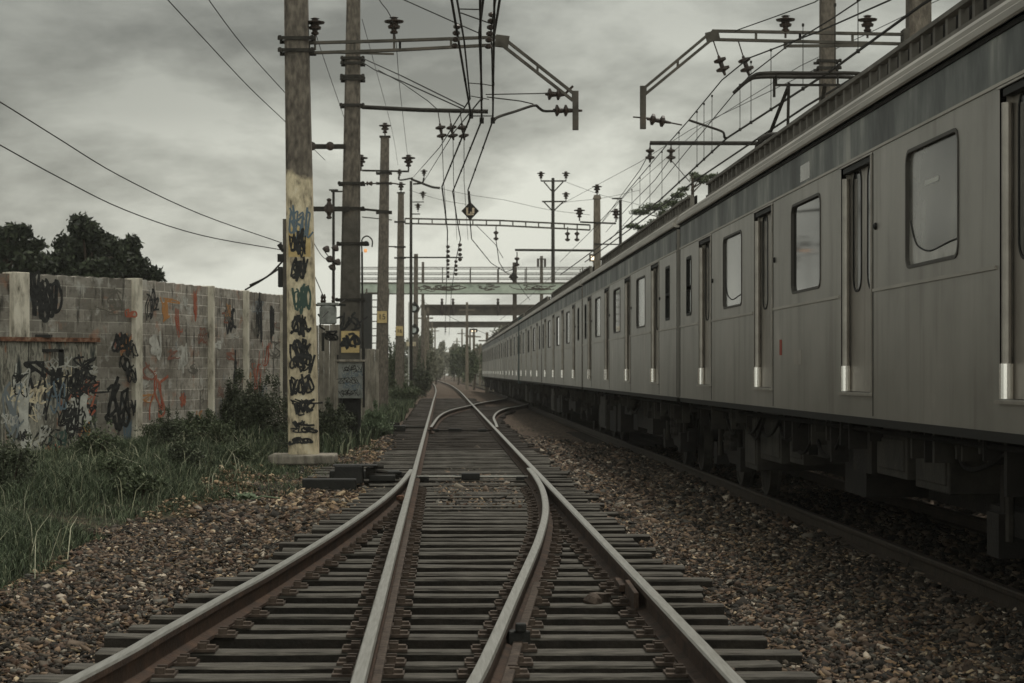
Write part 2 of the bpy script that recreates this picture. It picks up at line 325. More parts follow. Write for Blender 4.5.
dirt = rp(tn(3).outputs['Fac'], [(.3, (.018, .02, .012)), (.5, (.034, .034, .02)), (.62, (.07, .055, .036)), (.75, (.13, .095, .06))])
n3 = tn(.8); ad = t.nodes.new('ShaderNodeMath'); ad.operation = 'MULTIPLY_ADD'; t.links.new(n3.outputs['Fac'], ad.inputs[0]); ad.inputs[1].default_value = 2.2; t.links.new(spn.outputs[0], ad.inputs[2])
mr = t.nodes.new('ShaderNodeMapRange'); mr.inputs[1].default_value = -1.5; mr.inputs[2].default_value = -1.0; t.links.new(ad.outputs[0], mr.inputs[0])
mr2 = t.nodes.new('ShaderNodeMapRange'); mr2.inputs[1].default_value = 4.0; mr2.inputs[2].default_value = 4.6; mr2.inputs[3].default_value = 1; mr2.inputs[4].default_value = 0; t.links.new(spn.outputs[0], mr2.inputs[0])  # ground colour turns dark from the train track outwards, standing for shade
mu = t.nodes.new('ShaderNodeMath'); mu.operation = 'MULTIPLY'; t.links.new(mr.outputs[0], mu.inputs[0]); t.links.new(mr2.outputs[0], mu.inputs[1])
mm = t.nodes.new('ShaderNodeMixRGB'); t.links.new(mu.outputs[0], mm.inputs[0]); t.links.new(dirt.outputs[0], mm.inputs[1]); t.links.new(grav.outputs[0], mm.inputs[2])
t.links.new(mm.outputs[0], b.inputs['Base Color'])
bp = t.nodes.new('ShaderNodeBump'); bp.inputs['Strength'].default_value = .9; bp.inputs['Distance'].default_value = .04; t.links.new(vor.outputs['Distance'], bp.inputs['Height']); t.links.new(bp.outputs[0], b.inputs['Normal'])
go = npmesh('ground', V, Fc, gm, smooth=True); tag(go, kind='structure')

# ------------------------------------------------------------------ scattered stuff
def stones(name, X, Y, size, m, label, lift=0., flat=.55):
    n = len(X); Z = ground(X, Y) + size * .12 + lift * NP.random(n)
    c = np.array([[-1,-1,-1],[1,-1,-1],[1,1,-1],[-1,1,-1],[-1,-1,1],[1,-1,1],[1,1,1],[-1,1,1]], float)
    P = c[None] * (1 + NP.uniform(-.62, .5, (n, 8, 3)))
    P *= (size / 2)[:, None, None] * np.stack([NP.uniform(.8, 1.6, n), NP.uniform(.5, 1.0, n), NP.uniform(flat*.5, flat*1.3, n)], 1)[:, None, :]
    a1 = NP.uniform(-.6, .6, n); a2 = NP.uniform(-.6, .6, n); a3 = NP.uniform(0, 6.28, n)
    def rot(P, a, i, j):
        c_, s_ = np.cos(a)[:, None], np.sin(a)[:, None]; x, y = P[..., i].copy(), P[..., j].copy(); P[..., i] = x*c_ - y*s_; P[..., j] = x*s_ + y*c_
    rot(P, a1, 1, 2); rot(P, a2, 0, 2); rot(P, a3, 0, 1)
    P += np.stack([X, Y, Z], 1)[:, None, :]
    f = np.array([[0,3,2,1],[4,5,6,7],[0,1,5,4],[1,2,6,5],[2,3,7,6],[3,0,4,7]])
    Fc = (f[None] + 8 * np.arange(n)[:, None, None]).reshape(-1, 4)
    o = npmesh(name, P.reshape(-1, 3), Fc, m); tag(o, label, 'gravel', kind='stuff'); return o
def vnoise(X, Y, s, seed=0):
    return np.array([mnoise.noise((x * s + seed, y * s, seed * 1.7)) for x, y in zip(X, Y)])
def edge_left(Y):      # where the grass starts, left of the track
    return np.interp(Y, [8, 14, 20, 25, 30, 36, 45, 60], [-2.3, -2.72, -2.9, -2.7, -2.35, -2.0, -1.6, -1.4])
def scatter(n, x0, x1, y0, y1):
    return NP.uniform(x0, x1, n), NP.uniform(y0, y1, n)
X, Y = scatter(280000, -4.0, 4.4, 8.6, 21)
k = (X > edge_left(Y) - .25 + .35 * vnoise(X, Y, 1.2)); k &= NP.random(len(X)) > .0
inner = (X > -2.0) & (X < 1.75)
k &= (~inner) | (NP.random(len(X)) < .55)
X, Y = X[k], Y[k]
stones('ballast_stones', X, Y, NP.gamma(2.4, .0052, len(X)) + .011, M['stone'], 'loose brown and grey ballast stones around the near sleepers', .04)
X, Y = scatter(190000, -3.4, 4.3, 21, 50)
k = (X > edge_left(Y) + .6 * vnoise(X, Y, .8, 3)); inner = (X > -1.15) & (X < 1.8); k &= (~inner) | (NP.random(len(X)) < np.where((Y > 23.5) & (Y < 32), .42, .09)); X, Y = X[k], Y[k]
stones('ballast_stones', X, Y, NP.gamma(3.2, .0075, len(X)) + .012, M['stone'], 'brown ballast gravel between the far track and the train', .035)
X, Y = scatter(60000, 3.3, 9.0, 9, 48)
stones('ballast_stones', X, Y, NP.gamma(5, .0072, len(X)) + .012, M['stone_shade'], 'ballast under the train, its shade put into darker stone colours', .03)
# leaf litter on the left verge
X, Y = scatter(9000, -3.3, -.9, 24, 48); k = vnoise(X, Y, .9, 7) > -.05; X, Y = X[k], Y[k]
stones('leaf_litter', X, Y, NP.uniform(.04, .085, len(X)), M['litter'], 'tan dry leaf litter strewn beside the switch machine', .05, .12)
X, Y = scatter(24000, -3.2, 3.9, 9, 34)
stones('leaf_litter', X, Y, NP.uniform(.02, .045, len(X)), M['litter'], 'dry brown leaves scattered over the ballast', .05, .12)

def blades(name, X, Y, h, m, label, w=.006, lean=.55, cat='grass', base=None):
    n = len(X); Z = (ground(X, Y) if base is None else base) - .02
    th = NP.uniform(0, 6.28, n); dx, dy = np.cos(th), np.sin(th); ln = NP.uniform(.1, lean, n) * h
    ta = NP.uniform(0, 6.28, n); wx, wy = np.cos(ta) * w, np.sin(ta) * w
    P = np.zeros((n, 6, 3)); B = np.stack([X, Y, Z], 1); Wd = np.stack([wx, wy, 0 * wx], 1)
    mid = B + np.stack([dx * ln * .35, dy * ln * .35, h * .62], 1); tip = B + np.stack([dx * ln, dy * ln, h * (1 - .25 * NP.random(n))], 1)
    P[:, 0] = B - Wd; P[:, 1] = B + Wd; P[:, 2] = mid + Wd * .8; P[:, 3] = mid - Wd * .8; P[:, 4] = tip + Wd * .15; P[:, 5] = tip - Wd * .15
    f = np.array([[0,1,2,3],[3,2,4,5]]); Fc = (f[None] + 6 * np.arange(n)[:, None, None]).reshape(-1, 4)
    o = npmesh(name, P.reshape(-1, 3), Fc, m); tag(o, label, cat, kind='stuff'); return o
# tall grass bank at the left
X, Y = scatter(350000, -9.5, -2.0, 10.5, 42)
nz = vnoise(X, Y, .9, 1)
k = (X < edge_left(Y) - .1 + .5 * vnoise(X, Y, .7, 5)) & (NP.random(len(X)) < .62 + nz)
k &= ~((Y > 36.8 - (X + 5.5) * .5) & (X < -5.4))
X, Y, nz = X[k], Y[k], nz[k]
hh = (.07 + .25 * np.clip(nz + .35, 0, 1)) * NP.uniform(.45, 1.3, len(X)) * np.interp(edge_left(Y) - X, [0, 1.0], [.4, 1.])
hh *= np.interp(Y, [12, 20, 34, 42], [.75, 1.0, 1.0, .8])
blades('tall_grass', X, Y, hh, M['grass_blade'], 'dark green tall grass on the bank below the block wall', w=.0045, lean=.95)
X, Y = scatter(30000, -6, -1.2, 38, 95)
k = (X < edge_left(Y) + .5 * vnoise(X, Y, .5, 9)); X, Y = X[k], Y[k]
blades('tall_grass', X, Y, NP.uniform(.15, .55, len(X)), M['grass_blade'], 'rough green grass along the left edge of the far track', w=.014)
# tufts creeping onto the ballast round the first pole
X, Y = scatter(9000, -3.4, -1.9, 30, 34.5); k = vnoise(X, Y, 1.6, 4) > .02; X, Y = X[k], Y[k]
blades('short_grass', X, Y, NP.uniform(.04, .16, len(X)), M['grass_blade'], 'short grass tufts in front of the pole plinth', w=.008)
X, Y = scatter(2500, 1.9, 3.4, 20, 60); k = vnoise(X, Y, .7, 8) > .22; X, Y = X[k], Y[k]
blades('short_grass', X, Y, NP.uniform(.02, .09, len(X)), M['grass_blade'], 'sparse short weeds in the gravel beside the train track', w=.007)

X, Y = scatter(1100, -8.5, -2.6, 13, 40); k = X < edge_left(Y) - .2; X, Y = X[k], Y[k]
blades('dry_stalks', X, Y, NP.uniform(.2, .55, len(X)), M['straw'], 'pale dry stalks standing among the dark grass', w=.004, lean=1.2)
X, Y = scatter(14000, -3.6, -1.2, 24, 44); k = (vnoise(X, Y, 1.3, 14) > .12) & (X < edge_left(Y) + .7); X, Y = X[k], Y[k]
blades('short_grass', X, Y, NP.uniform(.04, .2, len(X)), M['grass_blade'], 'patches of short grass creeping onto the gravel by the switch machine', w=.006, lean=.9)

# ------------------------------------------------------------------ leaves, trees and bushes
def leafcloud(blobs, n, size, flat=1.0, shell=.45):
    """n leaf quads spread through blobs [(centre, (rx,ry,rz))]; denser to the blob's edge"""
    w = np.array([b[1][0] * b[1][1] + b[1][2] * b[1][0] for b in blobs]); w = w / w.sum()
    idx = NP.choice(len(blobs), n, p=w); C = np.array([b[0] for b in blobs], float)[idx]; R = np.array([b[1] for b in blobs], float)[idx]
    d = NP.normal(size=(n, 3)); d /= np.linalg.norm(d, axis=1)[:, None]
    r = shell + (1 - shell) * NP.random(n) ** .7; r = r * (1 + .17 * NP.normal(size=n))
    c = C + d * R * r[:, None]
    nrm = NP.normal(size=(n, 3)); nrm /= np.linalg.norm(nrm, axis=1)[:, None]; nrm[:, 2] = np.abs(nrm[:, 2]) * flat
    u = np.cross(nrm, NP.normal(size=(n, 3))); u /= np.linalg.norm(u, axis=1)[:, None] + 1e-9
    v = np.cross(nrm, u); v /= np.linalg.norm(v, axis=1)[:, None] + 1e-9
    s = (size * NP.uniform(.6, 1.3, n))[:, None]
    P = np.stack([c - u * s, c - v * s * .45, c + u * s, c + v * s * .45], 1).reshape(-1, 3)
    return P, np.arange(4 * n).reshape(-1, 4)
def tree(name, label, cat, base, h, crown, n, leaf, m, group=None, trunk_r=.16, seed=0, flat=1.0, nb=26, shell=.35, blob=.32):
    r_ = random.Random(seed); root = thing(name, label, cat, base, group); base = Vector(base)
    mb = MB(); cz = h - crown[2]; top = base + Vector((r_.uniform(-.3, .3), 0, cz))
    mb.tube(cr([base - Vector((0, 0, .1)), base + Vector((.08 * h * .3, 0, cz * .5)), top], 5), trunk_r, 8, trunk_r * .5)
    blobs = []
    for i in range(nb):
        th = r_.uniform(0, 6.28); ph = r_.uniform(-.75, 1.35); rr = r_.uniform(.35, .88)
        c = base + Vector((math.cos(th) * math.cos(ph) * crown[0] * rr, math.sin(th) * math.cos(ph) * crown[1] * rr, cz + math.sin(ph) * crown[2] * rr))
        q = r_.uniform(.7, 1.25) * blob
        blobs.append((tuple(c), (crown[0] * q, crown[1] * q, crown[2] * q * .8)))
        if i < 14: mb.tube(cr([top - Vector((0, 0, cz * r_.uniform(.05, .3))), (top + c) / 2 + Vector((0, 0, .1)), c], 3), trunk_r * .35, 5, trunk_r * .08)
    mb.build('trunk', M['bark'], root, smooth=True)
    P, Fc = leafcloud(blobs, n, leaf, flat, shell); npmesh('crown', P, Fc, m, parent=root)
    return root
def bush(name, label, base, r, n, leaf, m, cat='bush', group=None, seed=0, nb=10, h=1.):
    r_ = random.Random(seed); root = thing(name, label, cat, base, group); base = Vector(base); blobs = []; mb = MB()
    for i in range(nb):
        th = r_.uniform(0, 6.28); rr = r_.uniform(0, .65); c = base + Vector((math.cos(th) * r[0] * rr, math.sin(th) * r[1] * rr, r[2] * r_.uniform(.2, .85) * h))
        q = r_.uniform(.3, .5); blobs.append((tuple(c), (r[0] * q, r[1] * q, r[2] * q * .8)))
        mb.tube([base + Vector((math.cos(th) * .05, math.sin(th) * .05, -.05)), c + Vector((0, 0, r[2] * .2))], .012, 4, .004)
        e_ = c + Vector((r_.uniform(-.2, .2) * r[0], 0, r[2] * r_.uniform(.35, .6))); blobs.append((tuple(e_), (r[0] * .10, r[1] * .10, r[2] * .2)))
    mb.build('stem', M['bark'], root); P, Fc = leafcloud(blobs, n, leaf, 1, .2); npmesh('foliage', P, Fc, m, parent=root); return root

# ------------------------------------------------------------------ rails
def rail_mb(mb, path, zs=None, w=.072, h=.17):
    prof = [(-.07, 0), (.07, 0), (.07, .018), (.014, .035), (.011, .115), (w/2, .128), (w/2, .158), (w/2 - .008, h), (-w/2 + .008, h), (-w/2, .158), (-w/2, .128), (-.011, .115), (-.014, .035), (-.07, .018)]
    n = len(path); k = len(prof); vs = []
    for i, p in enumerate(path):
        d = (path[min(i+1, n-1)] - path[max(i-1, 0)]); d.z = 0; d.normalize(); s_ = Vector((d.y, -d.x, 0))
        for a_, z_ in prof: vs.append(p + s_ * a_ + Vector((0, 0, z_)))
    b = len(mb.v); mb.v += [tuple(v) for v in vs]
    for i in range(n - 1):
        for j in range(k):
            j2 = (j + 1) % k; mb.f.append((b+i*k+j, b+i*k+j2, b+(i+1)*k+j2, b+(i+1)*k+j)); mb.m.append(0 if j in (6, 7, 8) else 1)
    mb.f.append(tuple(b + j for j in range(k))); mb.m.append(1); mb.f.append(tuple(b + (n-1)*k + j for j in range(k))[::-1]); mb.m.append(1)
XB = lambda y: -.365 + .0 * y
XD = 1.305
def rail(label, pts, side='rail_side', group=None, top='rail_top'):
    path = cr(pts, 8); mb = MB(); rail_mb(mb, path); o = mb.build('rail', [M[top], M[side]], origin=(pts[0][0], pts[0][1], 0)); return tag(o, label, 'rail', group or 'steel rails of the tracks')
rail('straight rail running from the foreground into the distance, second from the left', [(-.365, 3, 0), (-.365, 15, 0), (-.365, 40, 0), (-.36, 90, 0), (-.40, 160, 0), (-1.0, 240, 0), (-2.6, 330, 0), (-5, 400, 0)])
rail('straight rail with rusty brown side at right of the near tracks', [(1.305, 3, 0), (1.305, 15, 0), (1.305, 40, 0), (1.31, 90, 0), (1.27, 160, 0), (.67, 240, 0), (-.93, 330, 0), (-3.3, 400, 0)], 'rail_rust')
rail('curved left rail meeting the straight rail in a narrow point, outermost at left', [(-2.35, 3, 0), (-1.627, 9.1, 0), (-1.462, 10.8, 0), (-1.31, 12.5, 0), (-1.159, 14.1, 0), (-.88, 17.7, 0), (-.639, 21.6, 0), (-.5, 24.9, 0), (-.41, 28.6, 0)])
rail('bent switch rail bulging right before it meets the right-hand straight rail', [(-.65, 3, 0), (-.08, 7, 0), (.142, 9, 0), (.2696, 10.4, 0), (.446, 12.5, 0), (.675, 15.2, 0), (.8115, 16.9, 0), (.979, 19.3, 0), (1.10, 21.6, 0), (1.19, 24.2, 0), (1.235, 26.8, 0), (1.245, 29, 0)], 'rail_rust')
rail('curved rail crossing from the left rail over to the train track far ahead', [(-.25, 50.5, 0), (-.2, 54, 0), (-.08, 62, 0), (.13, 68.8, 0), (.49, 75, 0), (1.2, 84.5, -.02), (2.0, 96, -.06), (3.1, 110, -.14), (4.1, 127, -.22), (4.25, 145, -.225)])
rail('short curved rail leaving the right rail towards the train far ahead', [(1.38, 50.5, 0), (1.45, 54, 0), (1.6, 62, 0), (2.0, 71.5, -.02), (2.57, 79.7, -.05), (3.2, 86.5, -.1), (4.4, 101, -.18), (5.6, 120, -.225)])
rail('rusty near rail of the track under the train', [(4.17, 2, -.225), (4.17, 40, -.225), (4.17, 100, -.225), (4.17, 170, -.225), (3.6, 240, -.2), (2.0, 330, -.2), (-.4, 400, -.2)], 'rail_dull', top='rail_dull')
rail('far rail of the track under the train, in shade', [(5.84, 2, -.225), (5.84, 40, -.225), (5.84, 100, -.225), (5.84, 170, -.225), (5.27, 240, -.2), (3.7, 330, -.2), (1.3, 400, -.2)], 'rail_dull', top='rail_dull')

# ------------------------------------------------------------------ sleepers
def XA(y): return float(np.interp(y, [7, 9.1, 10.8, 12.5, 14.1, 17.7, 21.6, 24.9, 28.6], [-1.85, -1.627, -1.462, -1.31, -1.159, -.88, -.639, -.5, -.41]))
def XC(y): return float(np.interp(y, [7, 9, 10.4, 12.5, 15.2, 16.9, 19.3, 21.6, 24.2, 29], [-.08, .142, .27, .446, .675, .81, .98, 1.10, 1.19, 1.24]))
pl = MB(); pl.box((0, 0, .008), (.36, .17, .016))
for sx in (-1, 1):
    pl.box((sx * .105, .05, .03), (.05, .03, .035)); pl.box((sx * .105, -.05, .03), (.05, .03, .035)); pl.box((sx * .15, 0, .022), (.045, .05, .02))
proto_plate = None
y = 6.9; i = 0
while y < 118:
    near = y < 29
    x0 = (XA(y) - .52 if near else -1.1) + rnd.uniform(-.09, .05); x1 = 1.86 + rnd.uniform(-.1, .14)
    if 29 < y < 33: x0 = -2.0 + rnd.uniform(0, .1)
    if 51 < y < 53: x0 = -1.7
    if 66 < y < 90: x1 += (y - 66) * .055
    w = rnd.uniform(.155, .20); hgt = .2; top = rnd.uniform(-.012, .004); rz = rnd.uniform(-.025, .025)
    if 22.5 < y < 29: top -= .012
    mb = MB(); nseg = 8; vs = []
    for s_ in range(nseg + 1):
        xx = x0 + (x1 - x0) * s_ / nseg
        for a_, z_ in ((-1, -1), (-1, 1), (-.86, 1.0), (.86, 1.0), (1, 1), (1, -1)):
            zz = top if z_ > 0 else top - hgt
            if abs(a_) == 1 and z_ > 0: zz -= .012
            vs.append((xx + rnd.uniform(-.006, .006), y + a_ * w / 2 + (xx) * rz + rnd.uniform(-.006, .006), zz + (rnd.uniform(-.004, .004) if z_ > 0 else 0)))
    fs = []
    for s_ in range(nseg):
        for j in range(6):
            j2 = (j + 1) % 6; fs.append((s_*6+j, s_*6+j2, (s_+1)*6+j2, (s_+1)*6+j))
    fs += [tuple(range(6))[::-1], tuple(range(nseg*6, nseg*6+6))]
    for f_i, f_ in enumerate(fs): mb.f.append(f_); mb.m.append(0 if f_i < nseg * 6 and f_i % 6 in (1, 2, 3) else 1)
    mb.v += vs
    o = mb.build('sleeper', [M['sleeper_timber' if y < 40 else 'sleeper_dark'], M['sleeper_shade']], origin=((x0+x1)/2, y, top))
    if near: tag(o, 'worn grey timber sleeper carrying the two diverging near tracks', 'sleeper', 'timber sleepers under the diverging tracks')
    else: tag(o, 'dark timber sleeper set nearly flush in the ballast farther along the track', 'sleeper', 'dark sleepers farther along')
    if y < 27:
        for rx in sorted({XA(y), -.365, XC(y), 1.305}):
            if proto_plate is None:
                proto_plate = pl.build('tie_plate', M['tie_plate'], None); p = proto_plate
            else: p = proto_plate.copy(); S.collection.objects.link(p)
            p.parent = o; p.location = (rx - (x0+x1)/2, rnd.uniform(-.012, .012), .001); p.rotation_euler = (0, 0, rnd.uniform(-.03, .03))
    y += .545 + rnd.uniform(-.055, .05); i += 1
y = 9.2
while y < 60:
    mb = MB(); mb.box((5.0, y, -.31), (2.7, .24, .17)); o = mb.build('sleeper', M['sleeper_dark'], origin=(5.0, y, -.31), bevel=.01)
    tag(o, 'dark sleeper in the shade under the train', 'sleeper', 'sleepers under the train'); y += .6 + rnd.uniform(-.03, .03)

# strips added for the rail foot edges, and blocks in the switch
mb = MB(); mb.bar((-.312, 8.0, .036), (-.318, 20.5, .036), .05, .02); o = mb.build('foot_strip', M['tie_plate'], origin=(-.2, 16, 0), bevel=.008)
tag(o, 'low flat steel strip added for the right foot edge of the second rail', 'rail')
mb = MB(); mb.bar((.12, 7.6, .03), (.31, 9.8, .03), .055, .03); mb.bar((.31, 9.8, .03), (.47, 11.9, .03), .055, .03); mb.bar((.47, 11.9, .03), (.68, 14.5, .03), .055, .03); o = mb.build('foot_strip', M['tie_plate'], origin=(.5, 12, 0), bevel=.008)
tag(o, 'worn flat steel strip added for the right foot edge of the bent switch rail', 'rail')
mb = MB(); mb.bar((.20 + 1.03, 12.9, .09), (1.245, 13.7, .09), .03, .10); mb.bar((1.235, 13.9, .06), (1.245, 14.4, .06), .05, .05)
o = mb.build('fishplate', M['rail_rust'], origin=(1.24, 13.3, 0), bevel=.006); tag(o, 'rusty bolted joint plate on the inside of the right-hand rail', 'joint plate')
t_ = thing('switch_rod', 'thin steel rod with a black box between the rails where the near tracks split', 'switch rod', (.45, 29.0, 0))
MB().tube([(-.36, 29, .045), (1.24, 29, .045)], .018, 6).build('rod', M['rail_top'], t_)
MB().box((.42, 29.05, .05), (.26, .2, .09)).box((.24, 29.05, .04), (.10, .12, .06)).build('bracket', M['black_box'], t_, bevel=.01)
MB().box((-.24, 29.05, .02), (.14, .2, .06)).build('chair_block', M['black_box'], t_, bevel=.01); MB().box((1.14, 29.05, .02), (.15, .2, .06)).build('chair_block', M['black_box'], t_, bevel=.01)
t_ = thing('switch_rod', 'second switch rod with black blocks at the far turnout', 'switch rod', (.45, 52, 0))
MB().tube([(-.36, 52, .045), (1.3, 52, .045)], .02, 6).build('rod', M['steel_dark'], t_)
MB().box((.36, 52, .05), (.34, .25, .09)).box((1.05, 52, .04), (.2, .25, .08)).box((-.15, 52, .04), (.2, .25, .08)).build('bracket', M['black_box'], t_, bevel=.01)
mb = MB(); mb.box((-.48, 24.0, .04), (.10, .22, .07)).box((-.47, 23.8, .07), (.06, .1, .05)); o = mb.build('heel_block', M['rusty_cap'], origin=(-.48, 24, 0), bevel=.01)
tag(o, 'small orange painted block between the rails at the left switch point', 'heel block')
mb = MB()
for x_ in (.42,): mb.box((x_, 11.35, .05), (.13, .1, .1), .3).box((x_ + .02, 11.3, .12), (.06, .06, .05))
o = mb.build('rail_clip', M['black_box'], origin=(.42, 11.35, 0), bevel=.01); tag(o, 'small black metal lump on a sleeper between the two middle rails', 'metal lump')
mb = MB(); mb.lathe((1.0, 13.6, -.03), (.3, 0, 1), [(0, .05), (.03, .07), (.07, .05), (.09, .02)], 7).box((1.07, 13.8, .0), (.09, .12, .08), .9); o = mb.build('metal_lump', M['tie_plate'], origin=(1.0, 13.7, 0))
tag(o, 'dark metal lump beside the joint of the right-hand rail', 'metal lump')

# switch machine left of the track
t_ = thing('switch_machine', 'low black switch machine with long timbers beside the left rail point', 'switch machine', (-1.4, 28.5, 0))
MB().box((-1.50, 27.6, 0), (.72, .30, .18), 0).build('timber', M['black_box'], t_, bevel=.015)
MB().box((-1.10, 29.5, .03), (1.0, .28, .16), 0).build('timber', M['black_box'], t_, bevel=.015)
MB().box((-1.28, 28.6, .10), (.40, .5, .24), 0, .96).box((-1.20, 28.6, .225), (.62, .42, .02)).build('housing', M['black_box'], t_, bevel=.02)
MB().box((-.98, 28.7, .12), (.14, .3, .14)).tube([(-.95, 28.7, .2), (-.80, 28.7, .2)], .035, 10).build('motor', M['steel_dark'], t_, bevel=.01)
MB().tube([(-1.0, 28.5, .10), (-.40, 28.9, .06)], .022, 6).tube([(-.95, 28.8, .14), (-.72, 28.9, .10), (-.4, 29.2, .05)], .03, 6).build('rod', M['steel_dark'], t_)
MB().box((-.82, 28.6, .05), (.36, .3, .08)).box((-.65, 28.8, .11), (.2, .12, .04)).build('bracket', M['black_box'], t_, bevel=.01)
t_ = thing('switch_machine', 'small flat black switch box beside the track in front of the second and third poles', 'switch machine', (-1.3, 52, 0))
MB().box((-1.35, 52, .1), (.9, .6, .14)).build('housing', M['black_box'], t_, bevel=.02); MB().box((-.8, 52, .12), (.8, .12, .05)).box((-1.2, 52.1, .2), (.3, .2, .08)).build('rod', M['steel_dark'], t_)

# broad leaf weed and pale bits
t_ = thing('leafy_weed', 'pale broad-leaved weed sprawling on the ballast edge below the pole', 'weed', tuple(at(245, 512, 25)))
mb = MB(); b0 = at(245, 512, 25); b0.z = float(ground(b0.x, b0.y)) + .03
for q in range(26):
    a_ = rnd.uniform(0, 6.28); l_ = rnd.uniform(.12, .38); d = Vector((math.cos(a_), math.sin(a_) * .9, 0)); s_ = Vector((-d.y, d.x, 0)); h_ = rnd.uniform(.02, .12); w_ = rnd.uniform(.03, .06)
    p = [b0 + d * l_ * .25, b0 + d * l_ * .65 + s_ * w_ + Vector((0, 0, h_)), b0 + d * l_ + Vector((0, 0, h_ * .6)), b0 + d * l_ * .65 - s_ * w_ + Vector((0, 0, h_ * .8))]
    mb.add(p, ((0, 1, 2, 3),))
mb.build('leaf', M['leaf_pale'], t_)
MB().tube([b0, b0 + Vector((.2, .05, .06)), b0 + Vector((.42, .1, .03))], .01, 5).tube([b0, b0 + Vector((-.2, .05, .07)), b0 + Vector((-.3, .0, .05))], .008, 5).build('stem', M['leaf_pale'], t_)
# ------------------------------------------------------------------ train
XS = 3.5; BW = 3.0; LC = 20.55; ZB, ZC = 1.14, 3.645      # near side plane, body width, car pitch, skirt bottom, cornice
def rrect(cy, cz, w, h, r, n=5):
    out = []
    for qx, qz, a0 in ((1, 1, 0), (-1, 1, 90), (-1, -1, 180), (1, -1, 270)):
        for k in range(n + 1):
            a = math.radians(a0 + 90 * k / n); out.append((cy + qx * (w/2 - r) + math.cos(a) * r, cz + qz * (h/2 - r) + math.sin(a) * r))
    return out
def ring(mb, x0, x1, cy, cz, w, h, r, t, xin=None):
    """raised frame round a rounded opening on the side plane; x0 = outer face, x1 = back"""
    o = rrect(cy, cz, w, h, r); i = rrect(cy, cz, w - 2*t, h - 2*t, max(r - t, .01)); n = len(o)
    vs = [(x0, a, b) for a, b in o] + [(x0, a, b) for a, b in i] + [(x1, a, b) for a, b in o] + [(xin or x1, a, b) for a, b in i]
    fs = []
    for k in range(n):
        k2 = (k + 1) % n
        fs += [(k, k2, n+k2, n+k), (2*n+k, 2*n+k2, k2, k), (n+k, n+k2, 3*n+k2, 3*n+k)]
    mb.add(vs, fs)
def plate(mb, x, cy, cz, w, h, r):
    p = rrect(cy, cz, w, h, r); mb.add([(x, a, b) for a, b in p], [tuple(range(len(p)))])
def wheel(mb, x, y, z, r):
    mb.lathe((x, y, z), (1, 0, 0), [(0, r*.25), (.02, r*.55), (.02, r*.86), (0, r*.9), (0, r), (.10, r), (.10, r*1.07), (.13, r*1.07), (.13, r*.5)], 24)
